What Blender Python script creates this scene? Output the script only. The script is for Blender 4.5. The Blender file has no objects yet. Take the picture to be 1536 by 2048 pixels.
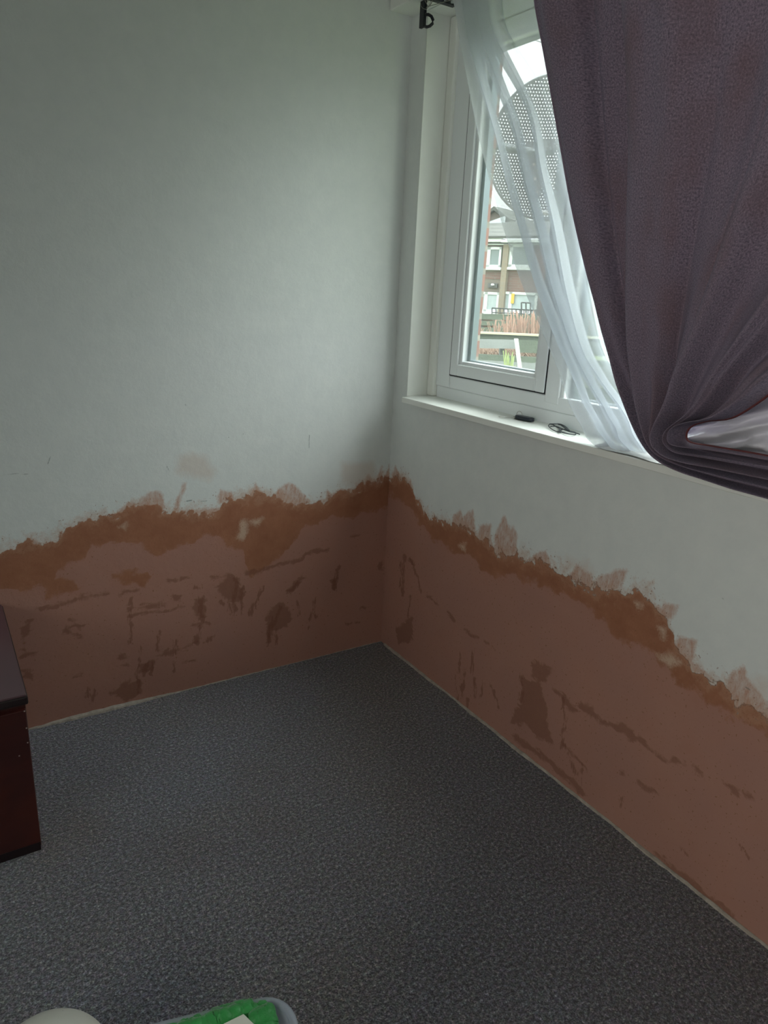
import bpy, bmesh, math, random
import numpy as np
from mathutils import Vector, Matrix, noise as mnoise
random.seed(7)
S = bpy.context.scene
C = S.collection

# ------------------------------------------------------------------ camera
CAM_H, FPX = 1.4, 1434.78
YAW, PITCH, ROLL = 0.996452618790962, 0.29921104344267163, 0.04849310070603783
CP = Vector((-1.4816698, -2.2645672, CAM_H))
_f = Vector((math.cos(YAW)*math.cos(PITCH), math.sin(YAW)*math.cos(PITCH), -math.sin(PITCH)))
_r0 = Vector((math.sin(YAW), -math.cos(YAW), 0)); _u0 = _r0.cross(_f)
_r = _r0*math.cos(ROLL) + _u0*math.sin(ROLL); _u = -_r0*math.sin(ROLL) + _u0*math.cos(ROLL)
cam_d = bpy.data.cameras.new('camera'); cam = bpy.data.objects.new('camera', cam_d); C.objects.link(cam)
cam.matrix_world = Matrix(((_r.x, _u.x, -_f.x, CP.x), (_r.y, _u.y, -_f.y, CP.y), (_r.z, _u.z, -_f.z, CP.z), (0, 0, 0, 1)))
cam_d.sensor_fit = 'HORIZONTAL'; cam_d.sensor_width = 36; cam_d.lens = 36*FPX/1536
cam_d.clip_start = .02; cam_d.clip_end = 300
S.camera = cam

def ray(px, py): return _f + _r*((px-768)/FPX) - _u*((py-1024)/FPX)
def on_plane(px, py, axis, v):
    d = ray(px, py); return CP + d*((v-CP[axis])/d[axis])
def at_dist(px, py, d): return CP + ray(px, py)*d
def lw(px, py):   # a point of the left wall as (x, z)
    p = on_plane(px, py, 1, 0); return (p.x, p.z)
def rw(px, py):   # a point of the window wall as (y, z)
    p = on_plane(px, py, 0, 0); return (p.y, p.z)

# ------------------------------------------------------------------ light
S.view_settings.view_transform = 'Standard'; S.view_settings.look = 'None'
S.view_settings.gamma = 1; S.view_settings.exposure = 0.17
try: S.view_settings.use_curve_mapping = False
except Exception: pass
W = bpy.data.worlds.new('overcast_sky'); S.world = W; W.use_nodes = True
wn = W.node_tree; wn.nodes.clear()
wo = wn.nodes.new('ShaderNodeOutputWorld'); wb = wn.nodes.new('ShaderNodeBackground')
wtc = wn.nodes.new('ShaderNodeTexCoord'); wns = wn.nodes.new('ShaderNodeTexNoise'); wns.inputs['Scale'].default_value = 2.2
wcr = wn.nodes.new('ShaderNodeValToRGB')
wcr.color_ramp.elements[0].position = .3; wcr.color_ramp.elements[0].color = (.90, .92, .91, 1)
wcr.color_ramp.elements[1].position = .7; wcr.color_ramp.elements[1].color = (1.0, 1.0, .97, 1)
wn.links.new(wtc.outputs['Generated'], wns.inputs['Vector']); wn.links.new(wns.outputs['Fac'], wcr.inputs['Fac'])
wn.links.new(wcr.outputs['Color'], wb.inputs['Color']); wsx = wn.nodes.new('ShaderNodeSeparateXYZ'); wn.links.new(wtc.outputs['Generated'], wsx.inputs[0])
wmx = wn.nodes.new('ShaderNodeMath'); wmx.operation = 'MAXIMUM'; wmx.inputs[1].default_value = 0; wn.links.new(wsx.outputs['Z'], wmx.inputs[0])
wma = wn.nodes.new('ShaderNodeMath'); wma.operation = 'MULTIPLY_ADD'; wma.inputs[1].default_value = 5.0; wma.inputs[2].default_value = 2.3   # overcast: brighter overhead
wn.links.new(wmx.outputs[0], wma.inputs[0]); # the sun behind the cloud, high and to the right outside the window: a broad brighter patch of sky
wdt = wn.nodes.new('ShaderNodeVectorMath'); wdt.operation = 'DOT_PRODUCT'; wn.links.new(wtc.outputs['Generated'], wdt.inputs[0]); wdt.inputs[1].default_value = Vector((.74, -.28, .66)).normalized()
wdm = wn.nodes.new('ShaderNodeMath'); wdm.operation = 'MAXIMUM'; wdm.inputs[1].default_value = 0; wn.links.new(wdt.outputs['Value'], wdm.inputs[0])
wdp = wn.nodes.new('ShaderNodeMath'); wdp.operation = 'POWER'; wdp.inputs[1].default_value = 9; wn.links.new(wdm.outputs[0], wdp.inputs[0])
wds = wn.nodes.new('ShaderNodeMath'); wds.operation = 'MULTIPLY_ADD'; wds.inputs[1].default_value = 13.0; wn.links.new(wdp.outputs[0], wds.inputs[0]); wn.links.new(wma.outputs[0], wds.inputs[2])
wn.links.new(wds.outputs[0], wb.inputs['Strength'])
wn.links.new(wb.outputs[0], wo.inputs[0])

def area(name, loc, rot, sx, sy, power, col):
    d = bpy.data.lights.new(name, 'AREA'); d.shape = 'RECTANGLE'; d.size = sx; d.size_y = sy; d.energy = power; d.color = col
    o = bpy.data.objects.new(name, d); C.objects.link(o); o.location = loc; o.rotation_euler = rot
    return o
ROOM_W, ROOM_D, CEIL = 3.7, 4.4, 2.42      # room runs x -3.7..0, y -4.4..0
# added warm fill light, set at an unseen window added opposite the curtained one
area('fill_added_window', (-3.68, -2.9, 1.62), (0, math.radians(-90), 0), 1.1, 1.5, 10.5, (1, .93, .84)).data.spread = math.radians(95)

# ------------------------------------------------------------------ node helpers
def mat(name):
    m = bpy.data.materials.new(name); m.use_nodes = True; nt = m.node_tree
    return m, nt, nt.nodes['Principled BSDF'], nt.nodes['Material Output']
def N(nt, typ, **kw):
    n = nt.nodes.new('ShaderNode'+typ)
    for k, v in kw.items():
        if k in n.inputs.keys(): n.inputs[k].default_value = v
        else: setattr(n, k, v)
    return n
def L(nt, a, b): nt.links.new(a, b)
def math_(nt, op, a, b=None, clamp=False):
    n = nt.nodes.new('ShaderNodeMath'); n.operation = op; n.use_clamp = clamp
    for i, v in enumerate((a, b)):
        if v is None: continue
        if isinstance(v, (int, float)): n.inputs[i].default_value = v
        else: nt.links.new(v, n.inputs[i])
    return n.outputs[0]
def mixc(nt, f, a, b, mode='MIX'):
    n = nt.nodes.new('ShaderNodeMix'); n.data_type = 'RGBA'; n.blend_type = mode
    for s, v in ((n.inputs[0], f), (n.inputs[6], a), (n.inputs[7], b)):
        if isinstance(v, (int, float)): s.default_value = v
        elif isinstance(v, tuple): s.default_value = v if len(v) == 4 else v+(1,)
        else: nt.links.new(v, s)
    return n.outputs[2]
def coords(nt, scale=(1, 1, 1), rot=(0, 0, 0)):
    t = nt.nodes.new('ShaderNodeTexCoord'); m = nt.nodes.new('ShaderNodeMapping')
    m.inputs['Scale'].default_value = scale; m.inputs['Rotation'].default_value = rot
    nt.links.new(t.outputs['Object'], m.inputs['Vector']); return m.outputs[0]
def noise(nt, vec, scale, detail=4, rough=.6, out='Fac'):
    n = nt.nodes.new('ShaderNodeTexNoise'); n.inputs['Scale'].default_value = scale; n.inputs['Detail'].default_value = detail
    n.inputs['Roughness'].default_value = rough; nt.links.new(vec, n.inputs['Vector']); return n.outputs[out]
def bump(nt, h, dist, strength=1.0):
    b = nt.nodes.new('ShaderNodeBump'); b.inputs['Distance'].default_value = dist; b.inputs['Strength'].default_value = strength
    nt.links.new(h, b.inputs['Height']); return b.outputs[0]
def simple(name, col, rough=.6, var=.08, scale=20, metallic=0, bmp=0, bscale=60, spec=.5, **extra):
    m, nt, b, o = mat(name); v = coords(nt)
    n = noise(nt, v, scale)
    lo = tuple(c*(1-var) for c in col); hi = tuple(min(1, c*(1+var)) for c in col)
    L(nt, mixc(nt, n, lo, hi), b.inputs['Base Color'])
    b.inputs['Roughness'].default_value = rough; b.inputs['Metallic'].default_value = metallic
    b.inputs['Specular IOR Level'].default_value = spec
    if bmp: L(nt, bump(nt, noise(nt, v, bscale, 3), bmp), b.inputs['Normal'])
    for k, val in extra.items(): b.inputs[k.replace('_', ' ')].default_value = val
    return m

# ------------------------------------------------------------------ materials
def wall_material():
    m, nt, b, o = mat('painted_wall_with_fresh_plaster'); v = coords(nt)
    def A(n): a = nt.nodes.new('ShaderNodeAttribute'); a.attribute_name = n; return a.outputs['Fac']
    def step(sdf, amp, soft, nz, bias=0.0):
        x = math_(nt, 'ADD', sdf, math_(nt, 'MULTIPLY', math_(nt, 'SUBTRACT', nz, .5), amp))
        return math_(nt, 'ADD', math_(nt, 'DIVIDE', x, soft), .5+bias, clamp=True)
    def K(n, k): return math_(nt, 'ADD', math_(nt, 'MULTIPLY', math_(nt, 'SUBTRACT', n, .5), k), .5, clamp=True)
    nf = K(mixc(nt, .4, noise(nt, v, 60, 8, .75), noise(nt, v, 210, 4, .7)), 2.6); nm = K(noise(nt, v, 16, 6, .65), 2.0); nb = K(noise(nt, v, 4, 3), 2.2)
    vs = coords(nt, (1, 1, .16)); nst = K(noise(nt, vs, 150, 4, .7), 3)      # vertical trowel ribs
    vh = coords(nt, (.2, .2, 1)); nsh = K(noise(nt, vh, 130, 4, .7), 3)
    vd = coords(nt, (1, 1, .35), (.55, .5, 0)); nsd = K(noise(nt, vd, 90, 5, .75), 2.6)
    paint = mixc(nt, nm, (.70, .735, .72), (.76, .79, .765))
    paint = mixc(nt, math_(nt, 'MULTIPLY', math_(nt, 'GREATER_THAN', noise(nt, v, 45, 2), .80), .35), paint, (.45, .45, .42))
    # washes of watered plaster above the edge
    sm = math_(nt, 'MULTIPLY', step(A('smear'), .012, .010, nf), math_(nt, 'ADD', .30, math_(nt, 'MULTIPLY', nsd, .75)), clamp=True)
    col = mixc(nt, sm, paint, (.52, .30, .215))
    fn = math_(nt, 'MULTIPLY', step(A('faint'), .02, .03, nf), .35)
    col = mixc(nt, fn, col, (.60, .42, .32))
    # plaster skim
    pl = step(A('edge'), .030, .006, mixc(nt, .35, nf, nm))
    rim = step(A('edge'), .05, .030, nf, .55)
    dry = mixc(nt, nm, (.425, .212, .156), (.455, .242, .182)); dry = mixc(nt, nb, dry, (.400, .212, .168))
    wet = mixc(nt, nf, (.330, .138, .072), (.450, .205, .118)); wet = mixc(nt, nm, wet, (.300, .120, .063))
    thin = mixc(nt, nf, (.42, .20, .11), (.66, .46, .34))
    wm = step(A('wet'), .034, .012, mixc(nt, .5, nm, nf))
    body = mixc(nt, math_(nt, 'MULTIPLY', wm, .92), dry, wet)
    edgeband = math_(nt, 'SUBTRACT', 1.0, math_(nt, 'ADD', math_(nt, 'DIVIDE', A('edge'), .030), math_(nt, 'MULTIPLY', math_(nt, 'SUBTRACT', nf, .5), 2.2)), clamp=True)
    body = mixc(nt, math_(nt, 'MULTIPLY', edgeband, .5), body, thin)
    rib = math_(nt, 'MULTIPLY', step(A('mark'), .018, .006, mixc(nt, .3, nst, nf)), .70)
    ribh = math_(nt, 'MULTIPLY', step(A('patch'), .018, .008, mixc(nt, .5, mixc(nt, .5, nsh, nst), nf)), .66)
    dk = mixc(nt, nf, (.200, .085, .052), (.265, .120, .078))
    body = mixc(nt, rib, body, dk); body = mixc(nt, ribh, body, dk)
    bare = step(A('bare'), .022, .016, nf)
    body = mixc(nt, math_(nt, 'MULTIPLY', bare, .75), body, (.62, .47, .36))
    col = mixc(nt, math_(nt, 'MULTIPLY', rim, .45), col, (.55, .34, .235))
    col = mixc(nt, pl, col, body)
    # splatter near the edge
    sp = math_(nt, 'MULTIPLY', math_(nt, 'GREATER_THAN', noise(nt, v, 120, 2), .665), step(A('edge'), .03, .03, nf, 1.3))
    col = mixc(nt, math_(nt, 'MULTIPLY', sp, .75), col, (.27, .13, .07))
    sc = step(A('scratch'), .002, .002, nf)
    col = mixc(nt, math_(nt, 'MULTIPLY', sc, .65), col, (.10, .14, .13))
    L(nt, col, b.inputs['Base Color']); b.inputs['Specular IOR Level'].default_value = .25
    r = math_(nt, 'SUBTRACT', .82, math_(nt, 'MULTIPLY', math_(nt, 'MULTIPLY', pl, wm), .2)); L(nt, r, b.inputs['Roughness'])
    h = math_(nt, 'ADD', math_(nt, 'MULTIPLY', nm, .5), math_(nt, 'MULTIPLY', pl, .8)); h = math_(nt, 'ADD', h, math_(nt, 'MULTIPLY', nf, .12))
    L(nt, bump(nt, h, .0022, .8), b.inputs['Normal'])
    return m
M_WALL = wall_material()

def carpet_material():
    m, nt, b, o = mat('speckled_grey_loop_carpet'); v = coords(nt)
    n1 = noise(nt, v, 260, 3, .8); n2 = noise(nt, v, 120, 4, .75); n3 = noise(nt, v, 3.2, 4, .6); nc = noise(nt, v, 90, 3, .7, 'Color')
    vo = nt.nodes.new('ShaderNodeTexVoronoi'); vo.inputs['Scale'].default_value = 190; L(nt, v, vo.inputs['Vector'])
    r = nt.nodes.new('ShaderNodeValToRGB'); cr = r.color_ramp
    cr.elements[0].position = .40; cr.elements[0].color = (.022, .022, .027, 1)
    cr.elements[1].position = .66; cr.elements[1].color = (.80, .78, .76, 1)
    e = cr.elements.new(.48); e.color = (.085, .085, .095, 1)
    e = cr.elements.new(.56); e.color = (.26, .26, .27, 1)
    L(nt, mixc(nt, .55, n1, n2), r.inputs['Fac'])
    hs_ = nt.nodes.new('ShaderNodeHueSaturation'); hs_.inputs['Saturation'].default_value = .9; hs_.inputs['Value'].default_value = 2.0; L(nt, nc, hs_.inputs['Color'])
    col = mixc(nt, .45, r.outputs['Color'], mixc(nt, 1.0, r.outputs['Color'], hs_.outputs[0], 'MULTIPLY'))
    n5 = noise(nt, v, 1.3, 3, .5); col = mixc(nt, math_(nt, 'MULTIPLY', math_(nt, 'SUBTRACT', n5, .42, clamp=True), 4, clamp=True), mixc(nt, 1.0, col, (.94, .97, 1.10), 'MULTIPLY'), mixc(nt, 1.0, col, (1.05, .98, .92), 'MULTIPLY'))
    # worn and dirty places
    col = mixc(nt, math_(nt, 'MULTIPLY', math_(nt, 'SUBTRACT', n3, .40, clamp=True), 2.4, clamp=True), col, mixc(nt, 1.0, col, (.86, .78, .72), 'MULTIPLY'))
    a = nt.nodes.new('ShaderNodeAttribute'); a.attribute_name = 'stain'
    col = mixc(nt, math_(nt, 'MULTIPLY', a.outputs['Fac'], .6), col, mixc(nt, 1.0, col, (.80, .62, .48), 'MULTIPLY'))
    L(nt, col, b.inputs['Base Color']); b.inputs['Roughness'].default_value = .9
    b.inputs['Specular IOR Level'].default_value = .15; b.inputs['Sheen Weight'].default_value = .35; b.inputs['Sheen Roughness'].default_value = .6
    h = math_(nt, 'ADD', n2, math_(nt, 'MULTIPLY', n1, .6)); h = math_(nt, 'SUBTRACT', h, math_(nt, 'MULTIPLY', vo.outputs['Distance'], .5))
    L(nt, bump(nt, h, .004, 1), b.inputs['Normal'])
    return m
M_CARPET = carpet_material()
M_CEIL = simple('ceiling_paint', (.55, .56, .52), .85, .03, 8, bmp=.001)
M_GLOSS = simple('white_gloss_paint', (.86, .88, .83), .38, .03, 9, bmp=.0006, bscale=30)
M_UPVC = simple('white_upvc', (.82, .86, .87), .32, .02, 6)
M_GASKET = simple('black_gasket', (.012, .014, .018), .6)
M_SPACER = simple('grey_spacer', (.16, .20, .215), .35, .1, metallic=.4)
M_BLACK = simple('black_painted_metal', (.012, .014, .022), .42, .2)
M_WIRE = simple('bare_wire', (.30, .29, .26), .4, .1, metallic=.7)
M_CAULK = simple('old_filler', (.40, .36, .31), .9, .55, 45, bmp=.003, bscale=90)

def glass_material(name, tint=(.93, .97, .97), gl=.08, rough=0.0):
    m, nt, b, o = mat(name); nt.nodes.remove(b)
    t = N(nt, 'BsdfTransparent'); t.inputs['Color'].default_value = tint+(1,)
    g = N(nt, 'BsdfGlossy'); g.inputs['Roughness'].default_value = rough
    d = N(nt, 'BsdfDiffuse'); d.inputs['Color'].default_value = (.8, .85, .83, 1)
    v = coords(nt); film = math_(nt, 'MULTIPLY', noise(nt, v, 7, 5, .7), .17)
    mx = N(nt, 'MixShader'); mx.inputs[0].default_value = gl; L(nt, t.outputs[0], mx.inputs[1]); L(nt, g.outputs[0], mx.inputs[2])
    m2 = N(nt, 'MixShader'); L(nt, film, m2.inputs[0]); L(nt, mx.outputs[0], m2.inputs[1]); L(nt, d.outputs[0], m2.inputs[2])
    L(nt, m2.outputs[0], o.inputs[0]); return m
M_GLASS = glass_material('window_glass')

def sheer_material():
    m, nt, b, o = mat('white_voile'); nt.nodes.remove(b); v = coords(nt)
    t = N(nt, 'BsdfTransparent'); d = N(nt, 'BsdfDiffuse'); tl = N(nt, 'BsdfTranslucent')
    t.inputs['Color'].default_value = (.97, .98, .98, 1)
    d.inputs['Color'].default_value = (.76, .79, .83, 1); tl.inputs['Color'].default_value = (.66, .69, .73, 1)
    n = noise(nt, v, 500, 2)
    c = N(nt, 'MixShader'); c.inputs[0].default_value = .5; L(nt, d.outputs[0], c.inputs[1]); L(nt, tl.outputs[0], c.inputs[2])
    f = math_(nt, 'ADD', .58, math_(nt, 'MULTIPLY', n, .12))
    x = N(nt, 'MixShader'); L(nt, f, x.inputs[0]); L(nt, t.outputs[0], x.inputs[1]); L(nt, c.outputs[0], x.inputs[2])
    L(nt, x.outputs[0], o.inputs[0]); return m
M_SHEER = sheer_material()

def curtain_material():
    m, nt, b, o = mat('maroon_woven_curtain')
    uv = N(nt, 'UVMap'); 
    def mp(s): 
        k = nt.nodes.new('ShaderNodeMapping'); k.inputs['Scale'].default_value = s; L(nt, uv.outputs[0], k.inputs['Vector']); return k.outputs[0]
    w1 = math_(nt, 'ADD', math_(nt, 'MULTIPLY', math_(nt, 'SUBTRACT', noise(nt, mp((330, 210, 1)), 1, 3, .7), .5), 2.6), .5, clamp=True); w2 = noise(nt, mp((90, 14, 1)), 1, 4, .7); w3 = noise(nt, mp((9, 3.2, 1)), 1, 3, .6)
    col = mixc(nt, w1, (.066, .045, .066), (.450, .335, .425)); col = mixc(nt, math_(nt, 'MULTIPLY', w2, .55), col, (.170, .155, .210))
    col = mixc(nt, math_(nt, 'MULTIPLY', math_(nt, 'SUBTRACT', w3, .45, clamp=True), 2.5, clamp=True), col, (.190, .105, .110))
    L(nt, col, b.inputs['Base Color']); b.inputs['Roughness'].default_value = .75; b.inputs['Specular IOR Level'].default_value = .25
    b.inputs['Sheen Weight'].default_value = .2; b.inputs['Sheen Tint'].default_value = (.50, .60, .85, 1); b.inputs['Sheen Roughness'].default_value = .8
    L(nt, bump(nt, w1, .0012, .8), b.inputs['Normal'])
    tl = N(nt, 'BsdfTranslucent'); L(nt, mixc(nt, w1, (.22, .085, .085), (.80, .52, .48)), tl.inputs['Color'])
    pin = math_(nt, 'MULTIPLY', math_(nt, 'SUBTRACT', w1, .66, clamp=True), .55, clamp=True)
    zone = math_(nt, 'MULTIPLY', math_(nt, 'SUBTRACT', w3, .42, clamp=True), 5, clamp=True)
    f = math_(nt, 'ADD', .035, math_(nt, 'MULTIPLY', pin, zone))
    mx = N(nt, 'MixShader'); L(nt, f, mx.inputs[0]); L(nt, b.outputs[0], mx.inputs[1]); L(nt, tl.outputs[0], mx.inputs[2])
    L(nt, mx.outputs[0], o.inputs[0]); return m
M_CURT = curtain_material()
M_SATIN = simple('white_satin', (.70, .70, .76), .30, .03, 5, bmp=.0004, bscale=300, Sheen_Weight=.3)

def wood_material():
    m, nt, b, o = mat('mahogany_veneer'); v = coords(nt, (1.3, 9, 14))
    n = noise(nt, v, 3, 6, .6); n2 = noise(nt, coords(nt), 4.5, 3)
    c = mixc(nt, n, (.030, .0045, .0040), (.060, .010, .0070)); c = mixc(nt, math_(nt, 'MULTIPLY', math_(nt, 'SUBTRACT', n2, .5, clamp=True), 3), c, (.10, .018, .008))
    L(nt, c, b.inputs['Base Color']); b.inputs['Roughness'].default_value = .40; b.inputs['Coat Weight'].default_value = .25; b.inputs['Coat Roughness'].default_value = .3
    return m
M_WOOD = wood_material()
M_WOODTOP = simple('purple_brown_wood_top', (.090, .044, .054), .42, .12, 6, Coat_Weight=.35, Coat_Roughness=.35)  # top board in a paler purple-brown than the sides
M_WOODEDGE = simple('black_brown_wood_edge', (.014, .006, .007), .5, .2)

# ------------------------------------------------------------------ mesh helpers
def link(name, me, m, parent=None):
    o = bpy.data.objects.new(name, me); C.objects.link(o)
    if m is not None and not me.materials: me.materials.append(m)
    if parent is not None: o.parent = parent
    return o
def tag(o, label=None, cat=None, group=None, kind=None):
    for k, v in (('label', label), ('category', cat), ('group', group), ('kind', kind)):
        if v: o[k] = v
    return o
def empty(name, loc=(0, 0, 0), label=None, cat=None, group=None, kind=None):
    o = bpy.data.objects.new(name, None); C.objects.link(o); o.location = loc; o.empty_display_size = .05
    return tag(o, label, cat, group, kind)
class MB:
    """collects shapes in world metres; build() makes ONE mesh object"""
    def __init__(s): s.bm = bmesh.new()
    def box(s, a, b, bev=0, M=None):
        a, b = Vector(a), Vector(b); lo = Vector(map(min, a, b)); hi = Vector(map(max, a, b))
        r = bmesh.ops.create_cube(s.bm, size=1, matrix=Matrix.Translation((lo+hi)/2) @ Matrix.Diagonal(((hi-lo).x, (hi-lo).y, (hi-lo).z, 1)))
        vs = r['verts']
        if bev:
            es = list({e for v in vs for e in v.link_edges})
            rr = bmesh.ops.bevel(s.bm, geom=es, offset=bev, segments=2, profile=.5, affect='EDGES')
            vs = list({v for f in rr['faces'] for v in f.verts} | {v for v in vs if v.is_valid})
        if M is not None: bmesh.ops.transform(s.bm, matrix=M, verts=vs)
        return s
    def tube(s, pts, r, seg=10, closed=False, flat=1.0, cap=True):
        pts = [Vector(p) for p in pts]; n = len(pts); rings = []
        rr = r if hasattr(r, '__len__') else [r]*n
        up = Vector((0, 0, 1))
        for i, p in enumerate(pts):
            if closed: t = pts[(i+1) % n]-pts[i-1]
            else: t = pts[min(i+1, n-1)]-pts[max(i-1, 0)]
            t.normalize(); a = t.cross(up)
            if a.length < 1e-3: a = t.cross(Vector((0, 1, 0)))
            a.normalize(); b = a.cross(t)
            rings.append([s.bm.verts.new(p + a*math.cos(q)*rr[i] + b*math.sin(q)*rr[i]*flat) for q in [2*math.pi*k/seg for k in range(seg)]])
        for i in range(n if closed else n-1):
            A, B = rings[i], rings[(i+1) % n]
            for k in range(seg): s.bm.faces.new((A[k], A[(k+1) % seg], B[(k+1) % seg], B[k]))
        if cap and not closed: s.bm.faces.new(rings[0][::-1]); s.bm.faces.new(rings[-1])
        return s
    def prism(s, poly, d):
        """polygon of 3D points extruded by vector d"""
        d = Vector(d); A = [s.bm.verts.new(Vector(p)) for p in poly]; B = [s.bm.verts.new(Vector(p)+d) for p in poly]
        n = len(A); s.bm.faces.new(A); s.bm.faces.new(B[::-1])
        for i in range(n): s.bm.faces.new((A[i], B[i], B[(i+1) % n], A[(i+1) % n]))
        return s
    def build(s, name, m, parent=None, smooth=False, origin=None):
        bmesh.ops.recalc_face_normals(s.bm, faces=s.bm.faces)
        off = Vector(origin) if origin is not None else (parent.location if parent is not None and parent.parent is None else Vector((0, 0, 0)))
        if parent is not None and parent.parent is not None: off = parent.parent.location + parent.location
        for v in s.bm.verts: v.co -= off
        me = bpy.data.meshes.new(name); s.bm.to_mesh(me); s.bm.free()
        for p in me.polygons: p.use_smooth = smooth
        o = link(name, me, m, parent)
        if parent is None and origin is not None: o.location = off
        return o
def grid_mesh(name, P, m, parent=None, uv=None, smooth=True, keep=None, attrs=None):
    """P: (nv, nu, 3) array"""
    nv, nu = P.shape[:2]; off = np.array(parent.location) if parent is not None else np.zeros(3)
    idx = np.arange(nv*nu).reshape(nv, nu)
    F = np.stack([idx[:-1, :-1], idx[:-1, 1:], idx[1:, 1:], idx[1:, :-1]], -1)
    if keep is not None: F = F[keep]
    F = F.reshape(-1, 4)
    me = bpy.data.meshes.new(name); me.from_pydata((P.reshape(-1, 3)-off).tolist(), [], F.tolist())
    if uv is not None:
        ul = me.uv_layers.new(name='UVMap'); U_ = uv.reshape(-1, 2)[F.reshape(-1)]; ul.data.foreach_set('uv', U_.astype(np.float32).ravel())
    if attrs:
        for k, a in attrs.items():
            at = me.attributes.new(k, 'FLOAT', 'POINT'); at.data.foreach_set('value', a.astype(np.float32).ravel())
    me.polygons.foreach_set('use_smooth', [smooth]*len(me.polygons)); me.update()
    return link(name, me, m, parent)

# ------------------------------------------------------------------ plaster tracing
def poly_sdf(P, poly):
    poly = np.array(poly, float); out = np.full(len(P), -1.0); pad = .06
    sel = np.where((P[:, 0] > poly[:, 0].min()-pad) & (P[:, 0] < poly[:, 0].max()+pad) & (P[:, 1] > poly[:, 1].min()-pad) & (P[:, 1] < poly[:, 1].max()+pad))[0]
    if not len(sel): return out
    Q = P[sel]; d = np.full(len(Q), 9.0); ins = np.zeros(len(Q), bool)
    for i in range(len(poly)):
        a, b = poly[i], poly[(i+1) % len(poly)]; ab = b-a; t = np.clip(((Q-a)@ab)/max(ab@ab, 1e-12), 0, 1)
        d = np.minimum(d, np.linalg.norm(Q-a-t[:, None]*ab, axis=1))
        c = (a[1] > Q[:, 1]) != (b[1] > Q[:, 1])
        with np.errstate(divide='ignore', invalid='ignore'): xi = a[0]+(Q[:, 1]-a[1])*(b[0]-a[0])/(b[1]-a[1])
        ins ^= c & (Q[:, 0] < xi)
    out[sel] = np.where(ins, d, -d); return out
def line_sdf(P, pts, w):
    pts = np.array(pts, float); out = np.full(len(P), -1.0); pad = .08
    sel = np.where((P[:, 0] > pts[:, 0].min()-pad) & (P[:, 0] < pts[:, 0].max()+pad) & (P[:, 1] > pts[:, 1].min()-pad) & (P[:, 1] < pts[:, 1].max()+pad))[0]
    if not len(sel): return out
    Q = P[sel]; d = np.full(len(Q), 9.0)
    for i in range(len(pts)-1):
        a, b = pts[i], pts[i+1]; ab = b-a; t = np.clip(((Q-a)@ab)/max(ab@ab, 1e-12), 0, 1)
        d = np.minimum(d, np.linalg.norm(Q-a-t[:, None]*ab, axis=1))
    out[sel] = w-d; return out
def tracer(to_wall, sx, ox, oy):
    return lambda pts: [to_wall(ox+x*sx, oy+y*sx) for x, y in pts]
def curve_h(P, pts):
    pts = sorted(pts); xs = [p[0] for p in pts]; zs = [p[1] for p in pts]; return np.interp(P[:, 0], xs, zs)

def vnoise(P, scale, seed):
    rs = np.random.RandomState(seed); tab = rs.rand(256, 256); q = P*scale+1000.5; i = np.floor(q).astype(int); f = q-i; f = f*f*(3-2*f)
    g = lambda a, b_: tab[(i[:, 0]+a) % 256, (i[:, 1]+b_) % 256]
    return (g(0, 0)*(1-f[:, 0])+g(1, 0)*f[:, 0])*(1-f[:, 1])+(g(0, 1)*(1-f[:, 0])+g(1, 1)*f[:, 0])*f[:, 1]-.5
def fnoise(P, scale, seed, oct=3): return sum(vnoise(P, scale*2**k, seed+k)*.55**k for k in range(oct))
def wall_attrs(P, T, D):
    P0 = P; at = {}; wv = np.stack([fnoise(P, 22, 3, 4), fnoise(P, 22, 17, 4)], 1); P = P0+.026*wv; Ps = P0+.012*wv
    ze = curve_h(P, T(D['top'])); at['edge'] = np.clip(ze-P[:, 1]+.014*fnoise(P, 60, 31, 3)*2, -.25, .25)
    zm = curve_h(P, T(D['mid'])); wet = np.clip(P[:, 1]-zm, -.06, .06)
    for q in D.get('wetpoly', []): wet = np.maximum(wet, poly_sdf(P, T(q)))
    wet = wet+.022*fnoise(P*np.array([1, 1.6]), 28, 51, 4)
    at['wet'] = np.clip(wet, -.06, .06)
    for k in ('smear', 'faint', 'patch', 'bare'):
        a = np.full(len(P), -.06)
        for q in D.get(k, []): a = np.maximum(a, poly_sdf(Ps, T(q)))
        at[k] = a
    for k in ('mark', 'scratch'):
        a = np.full(len(P), -.06)
        for w, q in D.get(k, []): a = np.maximum(a, line_sdf(P0 if k == 'scratch' else Ps, T(q), w))
        at[k] = a
    at['mark'] = at['mark']+.012*fnoise(P*np.array([2.2, .7]), 60, 71, 3)-.001
    for w, q in D.get('hline', []): at['patch'] = np.maximum(at['patch'], line_sdf(Ps, T(q), w))
    at['patch'] = at['patch']+.012*fnoise(P*np.array([.7, 2.0]), 55, 91, 3)-.001
    return at

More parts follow.
